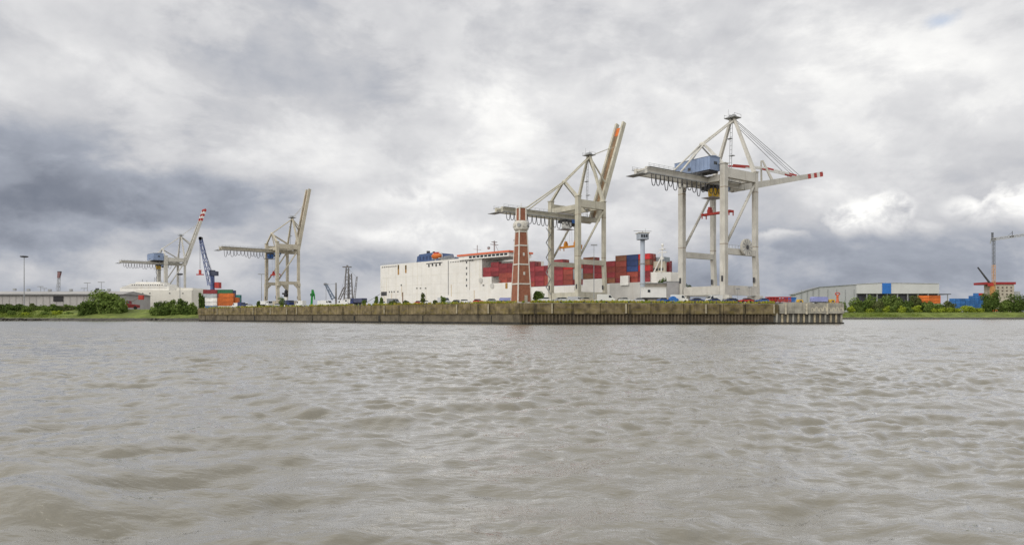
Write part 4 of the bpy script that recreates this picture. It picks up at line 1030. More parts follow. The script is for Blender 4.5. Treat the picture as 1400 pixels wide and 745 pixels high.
# big hall on the right
D_ = 720.0
HALL = paint('hall_pale_cladding', (.58, .585, .585), .55, .05, .08, .12, (.36, .36, .37), .3)
HALL2 = paint('hall_shaded_cladding', (.42, .43, .445), .55, .06, .08, .12, (.28, .28, .3), .3)  # darker copy of HALL: shade of the receding side put into its colour
hx0 = gx(1171, D_)
hall = thing('warehouse_hall', 'huge pale grey hall with one bright blue panel and a dark open ground level', 'warehouse', (hx0, D_, 7), 0)
X_ = lambda px: gx(px, D_) - hx0; Zz = lambda py: gz(py, D_) - 7
def seams(n, a, b, z0, z1, y=-.1):
    q = MB()
    for i in range(n + 1): q.box((a + (b - a) * i / n, y, (z0 + z1) / 2), (.35, .18, z1 - z0))
    return q
MB().side([(0, Zz(401.3)), (X_(1284), Zz(401.3)), (X_(1284), Zz(388.2)), (X_(1206), Zz(387.2)), (0, Zz(389))], 0, 60).build('front_cladding', HALL, hall)
MB().side([(-.2, Zz(388.6)), (X_(1206), Zz(386.8)), (X_(1284.6), Zz(387.8)), (X_(1284.6), Zz(387.3)), (X_(1206), Zz(386.3)), (-.2, Zz(388.1))], -.5, 60.5).build('roof_edge', paint('roof_edge_pale', (.55, .56, .57), .5), hall)
MB().box((X_(1212), -.25, (Zz(387.0) + Zz(401.3)) / 2), (X_(1218) - X_(1206), .5, Zz(387.0) - Zz(401.3) + .2)).build('blue_panel', paint('panel_blue', (.03, .16, .52), .5), hall)
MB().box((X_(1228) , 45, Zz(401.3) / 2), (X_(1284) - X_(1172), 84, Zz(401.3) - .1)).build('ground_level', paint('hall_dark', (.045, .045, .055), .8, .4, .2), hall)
for i in range(9): MB().box((X_(1172 + i * 14), 1.5, Zz(401.3) / 2), (1.0, 1.0, Zz(401.3) - .06)).build('column', STEEL, hall)
MB().side([(X_(1120), 0), (-.05, 0), (-.05, Zz(389.2)), (X_(1120), Zz(392.6))], .5, 14).build('side_wing', HALL2, hall)
MB().side([(X_(1088), 0), (X_(1120) - .05, 0), (X_(1120) - .05, Zz(392.8)), (X_(1104), Zz(397)), (X_(1088), Zz(402.6))], .9, 14).build('lean_to', HALL2, hall)
MB().side([(X_(1086), Zz(402.9)), (X_(1104), Zz(397.3)), (X_(1120), Zz(392.9)), (-.05, Zz(389.3)), (-.05, Zz(388.6)), (X_(1120), Zz(392.1)), (X_(1104), Zz(396.5)), (X_(1086), Zz(402.1))], -.2, 14.5).build('wing_roof', paint('wing_roof_dark', (.22, .23, .24), .5), hall)
q = MB()
for px_ in (1096, 1104, 1112, 1120, 1132, 1144, 1156, 1168): q.box((X_(px_), .35, Zz(404)), (.5, .3, Zz(396 if px_ < 1118 else 393.5) * 0 + 13))
q.build('seam', paint('seam_dark', (.28, .29, .3), .6), hall)
MB().box((X_(1293), 10, Zz(402)), (14, 16, .8)).build('canopy', paint('canopy_dark', (.09, .09, .1), .6), hall)
for x in (1287, 1298): MB().box((X_(x), 3, Zz(402.6) / 2), (.7, .7, Zz(402.6))).build('canopy_post', STEEL, hall)
# building with red roof slab
D_ = 712.0
bd = thing('concrete_building', 'pale unfinished concrete building under a flat dark red roof slab', 'building', (gx(1361, D_), D_, 7), 0)
X_ = lambda px: gx(px, D_) - gx(1361, D_); Zz = lambda py: gz(py, D_) - 7
MB().box((X_(1374), 9, Zz(389) / 2), (X_(1386) - X_(1361), 18, Zz(389))).build('wall', paint('raw_concrete_pale', (.50, .45, .38), .9, .15, .2, .35, (.26, .22, .17), .6), bd)
MB().box((X_(1368), 9, Zz(387.2)), (X_(1388) - X_(1348), 20, 2.4)).build('roof_slab', paint('roof_dark_red', (.32, .035, .04), .6), bd)
for i in range(4):
    for j in range(3): MB().box((X_(1364.5 + i * 6), -.05, Zz(393 + j * 4.6)), (1.8, .2, 1.6)).build('window', paint('opening_brown', (.15, .12, .10), .8), bd)
MB().box((X_(1394), 12, Zz(398) / 2), (12, 10, Zz(398))).build('annex', HALL2, bd)

# ================================================================== YARD CONTAINER STACKS
def yard(px, row, D, cols_list, L, group, where, z0=ZD, rz=0.0):
    for k, c_ in enumerate(cols_list):
        if c_: put_container(L, c_, (gx(px, D), D, z0 + k * 2.6), rz, '%s container %s, %s up' % (c_, where, ORD[k]), group)
GY = 'stacked containers left of the beige crane'
D_ = 425.0
yard(277.5, 0, D_ + 10, ['blue', 'white', 'white', 'maroon', 'maroon'][0:1] + ['white', 'white', 'grey', 'maroon'], 9.0, GY, 'in the stack nearest the bushes')
yard(297.5, 0, D_ + 9, ['white', 'orange', 'orange', 'rust red', 'green'], 9.0, GY, 'in the second stack from the bushes')
yard(287.5, 0, D_ + 22, ['green', 'green', 'rust red', 'rust red', 'green'], 9.0, GY, 'in the stack set behind the first two')
yard(299.5, 0, D_ + 2, ['white', 'orange', 'orange', 'orange'], 9.0, GY, 'in the front stack of orange boxes')
yard(303, 0, D_ + 22, ['brown', 'orange', 'orange', 'orange', 'orange'], 6.06, GY, 'in the tall middle stack')
yard(319.5 - 1.5, 0, D_ + 22, ['navy blue', 'teal', 'orange', 'brown', 'navy blue'], 2.4 * 1.3, GY, 'in the narrow stack with a navy box on top') if False else None
yard(314.5, 0, D_ + 23, ['teal', 'orange', 'orange', 'navy blue', 'navy blue'], 3.0, GY, 'in the short stack with a navy box on top')
yard(319.2, 0, D_ + 3, ['white', 'orange', 'orange'], 3.0, GY, 'in the low end stack of orange boxes')
yard(316, 0, D_ + 34, ['teal', 'green', 'teal', 'teal'], 6.06, GY, 'in the teal stack at the far end')
yard(325.5, 0, D_ + 38, ['green', 'teal'], 3.0, GY, 'in the lowest green stack at the far end')
GR = 'stacked containers by the big hall'
D_ = 655.0
for i in range(2):
    yard(1256 + i * 15.2, 0, D_, [None, None, None] + ['orange'] * 3, 10.4, GR, 'in the orange stack before the hall, %s column' % ORD[i], 7.0)
    yard(1256 + i * 15.2, 0, D_, ['grey', 'white', 'white'], 10.4, GR, 'under the orange stack before the hall, %s column' % ORD[i], 7.0)
bl = [(1300, 5), (1306.6, 5), (1313.2, 5), (1319.8, 5), (1326.4, 6), (1332.6, 7), (1338.6, 7)]
for i, (px_, nn) in enumerate(bl):
    cl_ = ['white', 'blue', 'blue', 'blue', 'blue', 'blue', 'blue'][:nn]
    cl_ = [('blue' if i % 2 or k else 'white') for k in range(nn)]
    if i == 6: cl_[-1] = 'bright red'
    yard(px_, 0, D_ + 10 + (i % 2) * .6, cl_, 4.5, GR, 'in the blue block, %s column from the hall' % ORD[i], 7.0)
yard(1343.5, 0, D_ + 14, ['green', 'grey', 'green', 'grey', 'teal'], 6.06, GR, 'in the green stack behind the big tree', 7.0)

# ================================================================== VEHICLES
VC = {'white': (.72, .72, .70), 'silver': (.52, .53, .55), 'black': (.03, .03, .035), 'red': (.42, .03, .03), 'blue': (.04, .11, .36), 'dark blue': (.03, .045, .15), 'grey': (.20, .21, .22), 'beige': (.48, .42, .32), 'green': (.05, .18, .09), 'yellow': (.62, .42, .05)}
VPROTO = {}
def vehicle(kind, colour):
    key = (kind, colour)
    if key in VPROTO: return dup(VPROTO[key])
    m = paint('vehicle_' + colour.replace(' ', '_'), VC[colour], .3, .05, .5)
    v_ = thing({'car': 'parked_car', 'van': 'parked_van', 'truck': 'parked_truck'}[kind], 'x', kind)
    if kind == 'car':
        L_, wd = 4.4, 1.75
        MB().side([(-2.2, .35), (2.15, .35), (2.2, .7), (1.3, .92), (.75, .98), (-1.75, 1.0), (-2.2, .85)], -wd / 2, wd / 2).build('body', m, v_)
        MB().side([(.8, .98), (.15, 1.42), (-1.2, 1.44), (-1.85, 1.0)], -wd / 2 + .1, wd / 2 - .1).build('window_glass', GLASS, v_)
        MB().box((-.5, 0, 1.45), (1.5, wd - .3, .07)).build('roof', m, v_)
        wx, wr = (-1.35, 1.35), .33
    elif kind == 'van':
        wd = 2.0
        MB().side([(-2.8, .4), (2.7, .4), (2.75, 1.0), (2.0, 1.35), (1.3, 2.3), (1.0, 2.5), (-2.8, 2.5)], -wd / 2, wd / 2).build('body', m, v_)
        for s in (-1, 1): MB().side([(1.75, 1.4), (1.15, 2.2), (.6, 2.2), (.6, 1.4)], s * (wd / 2 + .012) - .012, s * (wd / 2 + .012) + .012).build('window_glass', GLASS, v_)
        MB().beam((1.98, 0, 1.42), (1.36, 0, 2.26), 1.7, .06).build('windscreen', GLASS, v_)
        wx, wr = (-1.8, 1.8), .38
    else:
        wd = 2.45
        MB().side([(2.2, .7), (4.2, .7), (4.25, 1.8), (4.0, 2.8), (2.2, 2.9)], -wd / 2, wd / 2).build('cab', m, v_)
        MB().beam((4.27, 0, 1.85), (4.05, 0, 2.65), 2.1, .06).build('windscreen', GLASS, v_)
        for s in (-1, 1): MB().box((3.3, s * (wd / 2 + .01), 2.2), (.9, .03, .7)).build('window_glass', GLASS, v_)
        MB().box((-1.2, 0, .95), (6.4, .9, .3)).build('chassis', DARK, v_)
        MB().box((-1.2, 0, 2.0), (6.2, wd, 1.7)).build('load_body', m if colour in ('white', 'beige') else paint('truck_load_' + colour, tuple(.6 * c + .05 for c in VC[colour]), .6, .2), v_)
        wx, wr = (-3.2, -2.1, 3.1), .5
    for x in wx:
        for s in (-1, 1):
            MB().tube((x, s * (wd / 2 - .2), wr), (x, s * (wd / 2 + .02), wr), wr, 10).build('wheel', BLACK, v_)
    VPROTO[key] = v_
    return v_
VEH = []
def strip(A, B, o0, o1, s0, s1):
    L_, r_ = along(A, B); n_ = (-math.sin(r_), math.cos(r_)); e = (math.cos(r_), math.sin(r_))
    return [(A[0] + e[0] * a + n_[0] * o, A[1] + e[1] * a + n_[1] * o) for a, o in ((s0, o0), (s1, o0), (s1, o1), (s0, o1))]
tag(MB().prism(strip(P1, P2, 3.7, 10.6, 8, 90), ZD - .4, ZD + .55).build('yard_pavement', EARTH), kind='structure')
tag(MB().prism(strip(P0, P1, 5.0, 16.5, 6, 205), ZD - .4, ZD + .45).build('yard_pavement', EARTH), kind='structure')
def park(kind, colour, x, y, rz, zone, lift=False):
    first = (kind, colour) not in VPROTO
    v_ = vehicle(kind, colour); v_.location = (x, y, ZD + (.45 if zone in ('left', 'middle') else .55 if lift else 0)); v_.rotation_euler.z = rz; VEH.append((v_, kind, colour, zone, x / y))
    return v_
rv = random.Random(5)
Lq, rq = along(P0, P1); nq = (-math.sin(rq), math.cos(rq))
def leftpos(s, off): return P0[0] + math.cos(rq) * s + nq[0] * off, P0[1] + math.sin(rq) * s + nq[1] * off
s = 12.0
while s < 128:
    off = rv.choice((9, 12, 15)); x, y = leftpos(s, off)
    kd = rv.choices(('van', 'car', 'truck'), (6, 4, 2))[0]; co = rv.choices(('white', 'white', 'silver', 'red', 'dark blue', 'grey'), (6, 3, 3, 1, 1, 1))[0]
    if kd == 'truck': co = rv.choice(('white', 'dark blue'))
    park(kd, co, x, y, rq + rv.choice((0, 0, math.pi)) + rv.uniform(-.15, .15), 'left'); s += {'car': 6.2, 'van': 7.2, 'truck': 11}[kd] * rv.uniform(1.0, 1.25)
s = 136
for kd, co in (('car', 'white'), ('van', 'grey'), ('car', 'silver'), ('car', 'red'), ('car', 'white'), ('van', 'silver'), ('car', 'black'), ('car', 'white'), ('car', 'red'), ('car', 'grey')):
    x, y = leftpos(s, 11 + rv.uniform(-2, 3)); park(kd, co, x, y, rq + rv.uniform(-.3, .3), 'middle'); s += 7.0
Lr, rq2 = along(P1, P2); nq2 = (-math.sin(rq2), math.cos(rq2))
def rightpos(s, off): return P1[0] + math.cos(rq2) * s + nq2[0] * off, P1[1] + math.sin(rq2) * s + nq2[1] * off
for off, s0, s1 in ((5.4, 9, 41), (8.6, 8, 41), (13, 8, 40)):
    s = s0
    while s < s1:
        x, y = rightpos(s, off + rv.uniform(-.3, .3)); kd = rv.choices(('car', 'van'), (8, 1))[0]
        co = rv.choices(('white', 'silver', 'beige', 'black', 'grey', 'red'), (9, 4, 3, 1, 1, 1))[0]
        park(kd, co, x, y, rq2 + rv.choice((0, math.pi)) + rv.uniform(-.2, .2), 'cream crane', off < 9.6); s += (5.6 if kd == 'car' else 6.6) * rv.uniform(.95, 1.3)
for off, s0, s1 in ((5.4, 49, 85), (8.8, 50, 86), (14, 50, 88)):
    s = s0
    while s < s1:
        x, y = rightpos(s, off + rv.uniform(-.3, .3)); kd = rv.choices(('car', 'truck', 'van'), (9, 1, 1))[0]
        co = rv.choices(('dark blue', 'red', 'blue', 'white', 'grey', 'black'), (6, 4, 2, 2, 1, 1))[0]
        if kd == 'van': co = 'white'
        if kd == 'truck': co = 'dark blue'
        park(kd, co, x, y, rq2 + rv.choice((0, math.pi)) + rv.uniform(-.2, .2), 'blue house crane', off < 9.6); s += {'car': 5.4, 'van': 6.4, 'truck': 9.6}[kd] * rv.uniform(.95, 1.15)
zone_txt = {'left': 'on the long quay before the beige crane, %s counting toward the tower', 'middle': 'between white ship and quay edge, %s counting toward the tower',
            'cream crane': 'under the cream crane, %s counting away from the tower', 'blue house crane': 'below the blue house crane, %s counting away from the tower'}
zone_grp = {'left': 'vehicles along the long quay', 'middle': 'vehicles before the white ship', 'cream crane': 'vehicles under the cream crane', 'blue house crane': 'vehicles below the blue house crane'}
cnt = {}
for v_, kd, co, zn, k in sorted(VEH, key=lambda e: e[4]):
    n_ = cnt[(kd, co, zn)] = cnt.get((kd, co, zn), 0) + 1
    tag(v_, '%s %s %s' % (co, kd, zone_txt[zn] % ORD[n_ - 1]), kd, zone_grp[zn])
# red truck with lamp board by the cream ship
D_ = 400.0
x = gx(181, D_)
t_ = thing('reach_stacker', 'red container handler with raised red lifting board by the cream ship', 'container handler', (x, D_, ZD), 0)
MB().side([(-4.2, 1.0), (3.6, 1.0), (3.6, 2.6), (.6, 3.0), (-4.2, 3.2)], -1.5, 1.5).build('body', paint('handler_red', (.27, .035, .035), .6, .2), t_)
MB().side([(-3.2, 3.2), (-.8, 3.2), (-1.0, 5.0), (-2.9, 5.0)], -1.1, 1.1).build('cab', paint('cab_dark_red', (.25, .03, .035), .5), t_)
MB().box((-1.9, -1.12, 4.1), (1.6, .08, 1.2)).build('window', PALE_GLASS, t_)
MB().beam((-3.0, .3, 3.2), (4.4, .3, 7.4), .4, .4).build('lifting_arm', paint('arm_grey', (.25, .22, .21), .6), t_)
MB().box((5.0, .3, 7.0), (2.6, 1.6, 2.6)).build('lifting_board', RED, t_)
for x in (-3, 2.5): MB().tube((x, -1.7, 1.0), (x, -1.0, 1.0), 1.0, 12).build('wheel', BLACK, t_)
# tarpaulin covered trailers
def tarp(px0, px1, py, D, label):
    a, b = gx(px0, D), gx(px1, D); t_ = thing('covered_trailer', label, 'trailer', ((a + b) / 2, D, ZD), rq2 if px0 > 900 else R(-8), 'covered trailers'); L_ = b - a; H = gz(py, D) - ZD
    MB().side([(-L_ / 2, 1.0), (L_ / 2, 1.0), (L_ / 2, H - .3), (L_ / 2 - .3, H), (-L_ / 2 + .3, H), (-L_ / 2, H - .3)], -1.2, 1.2).build('tarpaulin', LILAC, t_)
    MB().box((0, 0, .85), (L_, 2.2, .3)).build('chassis', DARK, t_)
    for x in (-L_ / 3, L_ / 3): MB().tube((x, -1.25, .5), (x, -.9, .5), .48, 10).build('wheel', BLACK, t_)
tarp(683, 707, 407.0, 223, 'lilac blue tarpaulin covered trailer at the foot of the brick tower')
tarp(1109, 1130, 405.8, 236, 'lilac blue covered trailer on the pier end by the orange signal post')
# blue skip
D_ = 243.0
sk = thing('skip', 'blue open skip with sloping ends on the pier', 'skip', (gx(1080.5, D_), D_, ZD), rq2)
MB().side([(-1.2, .3), (1.1, .3), (1.75, 2.6), (-1.75, 2.6)], -1, 1).build('body', paint('skip_blue', (.03, .17, .50), .5, .15, .5), sk)
MB().box((0, 0, 2.65), (3.7, 2.2, .12)).build('rim', BLUE, sk)
q = MB()
for x in (-.9, 0, .9): q.box((x, -1.03, 1.4), (.14, .08, 1.9))
q.build('rib', BLUE, sk)
for x in (-.8, .8): MB().box((x, 0, .15), (.2, 1.9, .3)).build('skid', DARK, sk)
# scrap pile and flatbed, blue tanks, yellow units
D_ = 240.0
fl = thing('flatbed_trailer', 'rusty red flatbed trailer with slatted sides next to the blue skip', 'trailer', (gx(1064, D_), D_, ZD), rq2)
MB().box((0, 0, 1.1), (8.5, 2.3, .3)).build('bed', RED, fl)
for s in (-1, 1):
    q = MB(); q.box((0, s * 1.15, 2.6), (8.5, .1, .35)); q.box((0, s * 1.15, 1.7), (8.5, .1, .3))
    for k in range(8): q.box((-4 + k * 1.14, s * 1.15, 1.9), (.15, .12, 1.7))
    q.build('side_rail', RED, fl)
for x in (-3, -1.9, 3): MB().tube((x, -1.2, .5), (x, -.8, .5), .48, 10).build('wheel', BLACK, fl)
q = MB().box((-2, 0, 1.9), (3.6, 1.8, 1.2)); q.box((2, 0, 1.7), (2.4, 1.8, .9)); q.build('load', paint('load_maroon', (.2, .03, .04), .7), fl)
D_ = 224.0
for i, (px_, lab) in enumerate(((919.5, 'blue round tank beside the site cabin, the larger one'), (923.5, 'smaller blue tank lying next to the larger one'))):
    tk = thing('blue_tank', lab, 'tank', (gx(px_, D_ + i * 1.5), D_ + i * 1.5, ZD), 0, 'blue tanks'); r_ = 1.15 - .3 * i
    MB().tube((0, -1.2, r_ + .2), (0, 1.2, r_ + .2), r_, 16).build('drum', paint('tank_blue', (.03, .16, .50), .5), tk)
    MB().tube((0, -1.3, r_ + .2), (0, -1.15, r_ + .2), r_ * .45, 12).build('end_cap', BLUE, tk)
    for s in (-.7, .7): MB().box((0, s, .12), (r_ * 1.6, .25, .24)).build('cradle', DARK, tk)
for px_, D_, lab in ((1093.5, 238, 'yellow compressor unit beside the blue skip'), (1137, 236, 'yellow compressor unit beside the orange signal post'), (915, 226, 'dull yellow compressor by the site cabin')):
    y_ = thing('compressor', lab, 'compressor', (gx(px_, D_), D_, ZD), rq2, 'yellow compressors')
    MB().side([(-.9, .5), (.9, .5), (.95, 1.1), (.6, 1.75), (-.7, 1.8), (-.95, 1.2)], -.7, .7).build('hood', YELLOW, y_)
    for x in (-.5, .5): MB().tube((x, -.75, .35), (x, -.5, .35), .34, 10).build('wheel', BLACK, y_)
    MB().box((0, -.72, 1.1), (.8, .06, .5)).build('grille', DARK, y_)
    MB().beam((.9, 0, .5), (1.9, 0, .45), .1, .1).build('tow_bar', DARK, y_)
D_ = 232.0
sg = thing('signal_post', 'orange signal post with round red head at the very end of the pier', 'signal post', (gx(1145, D_), D_, ZD), 0)
MB().lathe([(.55, 0), (.5, .4), (.34, 2.2), (.42, 3.0), (.3, 3.2)], 12).build('post', paint('signal_orange', (.62, .14, .05), .5), sg)
ring = MB(); n_ = 18
for i in range(n_):
    a0, a1 = 2 * math.pi * i / n_, 2 * math.pi * (i + 1) / n_
    ring.tube((.75 * math.cos(a0), 0, 3.55 + .42 * math.sin(a0)), (.75 * math.cos(a1), 0, 3.55 + .42 * math.sin(a1)), .16, 6)
ring.build('ring_head', RED, sg)
MB().tube((-.8, 0, .9), (.6, 0, .9), .1, 6).build('crossbar', RED, sg)
# bollards on the quay edge
for i in range(14):
    x, y = rightpos(6 + i * 7.4, 1.0)
    b_ = thing('bollard', 'stubby dark mooring bollard on the quay edge, %s from the brick tower' % ORD[i], 'bollard', (x, y, ZD + .02), 0, 'mooring bollards')
    MB().lathe([(.3, 0), (.22, .1), (.2, .4), (.34, .5), (.3, .62)], 10).build('post', DARK, b_)
# lamp columns near the waterline trees etc. : thin rail on pier head
rlg = thing('pier_railing', 'thin steel railing along the pier end', 'railing', (PM[0], PM[1], ZD + .1), rz)
q = MB()
for i in range(12): q.tube((1.5 + i * (L - 3) / 11, 1.2, 0), (1.5 + i * (L - 3) / 11, 1.2, 1.1), .04, 4)
q.build('post', STEEL, rlg); q = MB()
for z in (.55, 1.1): q.tube((1.5, 1.2, z), (L - 1.5, 1.2, z), .04, 4)
q.build('rail', STEEL, rlg)

# ================================================================== VEGETATION
LG = leafmat('leaf_mid_green', (.07, .118, .024), (.25, .33, .095))
LD = leafmat('leaf_dark_green', (.042, .074, .018), (.155, .22, .06))
LY = leafmat('leaf_yellow_green', (.18, .25, .025), (.42, .48, .07))
LO = leafmat('leaf_olive', (.075, .10, .035), (.185, .21, .085))
BARK = paint('bark_brown', (.10, .075, .05), .9, .25, 1.0)
WEED = leafmat('dry_weed', (.34, .32, .05), (.60, .52, .12))
def foliage(clumps, n, leaf, rg):
    m = MB(); tot = sum(c[3] * c[4] * c[5] for c in clumps)
    for cx, cy, cz, rx, ry, rz_ in clumps:
        k = max(30, int(n * rx * ry * rz_ / tot))
        for _ in range(k):
            d = Vector((rg.gauss(0, 1), rg.gauss(0, 1), rg.gauss(0, 1))).normalized(); q = rg.random() ** .28 * rg.uniform(.86, 1.12)
            c = Vector((cx + d.x * rx * q, cy + d.y * ry * q, cz + d.z * rz_ * q))
            if c.z < .05: c.z = .05 + rg.random() * .2
            nrm = (d + Vector((rg.uniform(-.8, .8), rg.uniform(-.8, .8), rg.uniform(-.3, .9)))).normalized()
            a = nrm.orthogonal().normalized(); b = nrm.cross(a); t_ = rg.uniform(0, 6.28); a, b = a * math.cos(t_) + b * math.sin(t_), b * math.cos(t_) - a * math.sin(t_)
            s1 = leaf * rg.uniform(.6, 1.3); s2 = s1 * rg.uniform(.45, .8)
            m.add([c - a * s1, c - b * s2, c + a * s1, c + b * s2], [(0, 1, 2, 3)])
    return m
def tree(name, label, cat, loc, wd, ht, mat, seed, n=1500, leaf=.45, low=.05, nclump=9, group=None, peak=.5, depth=None):
    rg = random.Random(seed); t_ = thing(name, label, cat, loc, 0, group); cl = []; dp = depth or wd * .7
    for i in range(nclump):
        a = rg.uniform(0, 6.28); q = math.sqrt(rg.random()) * .62; zf = low + (1 - low) * rg.uniform(.1, .86)
        shr = 1 - abs(zf - peak) * .9
        s_ = rg.uniform(.20, .34) * (1.25 - .5 * zf)
        cl.append((math.cos(a) * q * wd / 2 * shr * 1.25, math.sin(a) * q * dp / 2 * shr, zf * ht, wd * s_ * .62, dp * s_ * .62, ht * s_ * .55 * 1.1))
    cl.append((0, 0, ht * (low + (1 - low) * .45), wd * .33, dp * .33, ht * .40 * (1 - low)))
    tk = MB().tube((0, 0, -.2), (wd * .02, 0, ht * .55), max(.12, wd * .022), 7, max(.06, wd * .01))
    for i in range(5):
        c = cl[i]; tk.tube((wd * .01, 0, ht * .25), (c[0], c[1], c[2]), max(.07, wd * .012), 5, .04)
    tk.build('trunk', BARK, t_)
    foliage(cl, n, leaf, rg).build('crown', mat, t_)
    return t_
# left bank
GLB = 'bushes on the left bank'
def atpx(px, D): return gx(px, D)
def zbank(D): return max(1.0, min(6.6, 1.6 + (D - 375) * .28))
lbush = [(140, 386, 76, 38, LG, 'broad rounded green bush, the largest one below the long shed', 5200, .62, 16),
         (120, 381, 40, 26, LD, 'dark flank bush leaning on the largest bush', 1800, .55, 9),
         (163, 383, 34, 24, LG, 'bush tucked against the ship side of the largest bush', 1500, .55, 8),
         (219, 380, 22, 26, LD, 'dark rounded bush below the cream ship, first of four before the quay', 1500, .5, 8),
         (233, 379, 26, 25, LG, 'rounded bush below the cream ship, second of four before the quay', 1600, .5, 8),
         (248, 378, 24, 29, LD, 'tall bush below the cream ship, third of four before the quay', 1700, .5, 9),
         (262, 374, 22, 22, LG, 'bush overhanging the start of the quay wall', 1400, .5, 8),
         (276, 394, 13, 24, LD, 'dark narrow tree beside the container stack', 1200, .45, 8)]
for i, (px_, D, wpx, hpx, m_, lab, n_, lf, nc) in enumerate(lbush):
    tree('bush' if i < 7 else 'tree', lab, 'bush' if i < 7 else 'tree', (gx(px_, D), D, 2.0 if i < 7 else ZD), wpx * D / F, hpx * D / F, m_, 40 + i, int(n_ * 1.3), lf, .0, nc, GLB)
rg = random.Random(9)
for i, (px_, wpx, hpx) in enumerate(((212, 20, 18), (226, 22, 20), (240, 22, 21), (254, 20, 19), (266, 18, 16))):
    tree('bush', 'dark low bush fronting the rounded ones by the cream ship, %s before quay' % ORD[i], 'bush', (gx(px_, 373), 373, 1.3), wpx * 373 / F, hpx * 373 / F, LD if i % 2 else LG, 60 + i, 1300, .5, 0, 8, GLB)
for i, px_ in enumerate(range(-54, 108, 7)):
    D = 392 + rg.uniform(-3, 5)
    tree('bush', 'low hedge bush under the shed wall, %s along from the picture edge' % ORD[i], 'bush', (gx(px_ + rg.uniform(-2, 2), D), D, 4.6), rg.uniform(16, 24) * D / F, rg.uniform(10, 14) * D / F, rg.choice((LD, LG, LG, LO)), 100 + i, 700, .5, 0, 7, 'low hedge bushes under the shed')
for i, px_ in enumerate((15, 36, 62, 78, 95, 180, 196, 204)):
    D = 383
    tree('shrub', 'small yellow green shrub on the bank slope, %s from the picture edge' % ORD[i], 'shrub', (gx(px_, D), D, 2.6), rg.uniform(12, 20) * D / F, rg.uniform(6, 9) * D / F, LY if i % 2 else LG, 130 + i, 500, .45, 0, 6, 'small shrubs on the bank slope')
# right bank
GRB = 'trees along the right bank'
rt_ = [(1169, 27, 24, LG), (1181, 24, 20, LD), (1190, 26, 27, LG), (1201, 22, 19, LO), (1214, 30, 29, LG), (1228, 24, 21, LG), (1240, 22, 19, LD), (1252, 27, 27, LO), (1262, 22, 18, LD), (1272, 24, 17, LG), (1284, 22, 15, LG), (1297, 24, 16, LO)]
for i, (px_, wpx, hpx, m_) in enumerate(rt_):
    D = 640 + rg.uniform(-6, 6)
    tree('tree', '%s tree on the bank before the hall, %s counting from the pier' % ({LG: 'green', LD: 'dark green', LO: 'olive green'}[m_], ORD[i]), 'tree', (gx(px_, D), D, 6.2), wpx * D / F * .95, hpx * D / F * rg.uniform(.85, 1.08), m_, 200 + i, 1500, .75, .02, 9, GRB)
for i, px_ in enumerate(range(1166, 1345, 11)):
    D = 632 + rg.uniform(-2, 2); yel = px_ > 1280 or i % 2 == 0
    tree('shrub', '%s shrub at the foot of the bank trees, %s counting from the pier' % ('yellow green' if yel else 'green', ORD[i]), 'shrub', (gx(px_ + rg.uniform(-3, 3), D), D, 5.6), rg.uniform(14, 20) * D / F, rg.uniform(8, 13) * D / F, LY if yel else (LG if i % 2 else LO), 240 + i, 700, .7, 0, 7, 'shrubs at the foot of the bank trees')
for i, (px_, wpx, hpx, lab) in enumerate(((1355, 31, 32, 'large dark round tree below the tower crane'), (1392, 40, 30, 'large dark tree at the picture edge beyond the red roofed building'), (1374, 22, 19, 'lower dark tree between the two large dark ones'), (1428, 40, 33, 'dark tree beyond the edge of the picture'))):
    D = 636; tree('tree', lab, 'tree', (gx(px_, D), D, 6.0), wpx * D / F, hpx * D / F, LD if i != 2 else LG, 300 + i, 3200, .75, 0, 12, 'large dark trees on the right bank')
for i in range(5):
    D = 650; px_ = 1450 + i * 25
    tree('tree', 'dark tree farther along the right bank out of the picture', 'tree', (gx(px_, D), D, 6.0), 36 * D / F, 28 * D / F, LD, 330 + i, 900, .9, 0, 9, 'trees outside the picture')
# trees peeping over the pier end
for px_, D, wpx, hpx, m_, lab in ((1128, 300, 0, 0, LG, ''),):
    pass
for px_, D, z0, wpx, hpx, m_, lab in ((1125, 625, 6.0, 26, 19, LG, 'rounded tree against the grey hall wing behind the pier end'), (1150, 628, 6.0, 22, 17, LG, 'rounded tree just behind the orange signal post'), (1106, 627, 6, 18, 12, LG, 'small tree behind the yellow compressor on the pier')):
    tree('tree', lab, 'tree', (gx(px_, D), D, z0), wpx * D / F, hpx * D / F, m_, int(px_), 1200, .75, 0, 8, GRB)
# plants on the quay
qp = [(507, 3.4, 2.4, LG, 'pointed sapling on the quay edge, first of a close pair', .15), (514, 3.0, 2.2, LG, 'pointed sapling on the quay edge, second of a close pair', .15),
      (571, 4.6, 2.6, LO, 'tall thin sapling on the quay edge before the white hull', .15), (598, 2.6, 2.6, LG, 'round bush on the quay edge before the white hull', .6),
      (587, 1.5, 2.2, LO, 'low weed clump beside the round quay bush', .4), (490, 2.2, 2.2, LG, 'rounded shrub on the quay edge by the old grey crane', .4),
      (378, 4.4, 4.4, LG, 'rounded tree on the quay below the beige crane', .5), (346, 3.0, 2.6, LD, 'small dark shrub on the quay by the light mast', .4), (530, 1.4, 5, LO, 'low spreading weed bed on the quay below the ship stern', .4), (548, 1.3, 4, LO, 'second low weed bed on the quay below the ship stern', .4)]
for i, (px_, ht, wd, m_, lab, pk) in enumerate(qp):
    k = (px_ - 700) / F; s_ = (P0[0] - k * P0[1]) / (k * math.sin(rq) - math.cos(rq)); x, y = leftpos(s_, 2.6)
    tree('shrub' if ht < 4.3 else 'sapling', lab, 'shrub' if ht < 4.3 else 'sapling', (x, y, ZD), wd, ht + .6, m_, 400 + i, 650, .22, 0, 8, 'plants on the quay edge', pk)
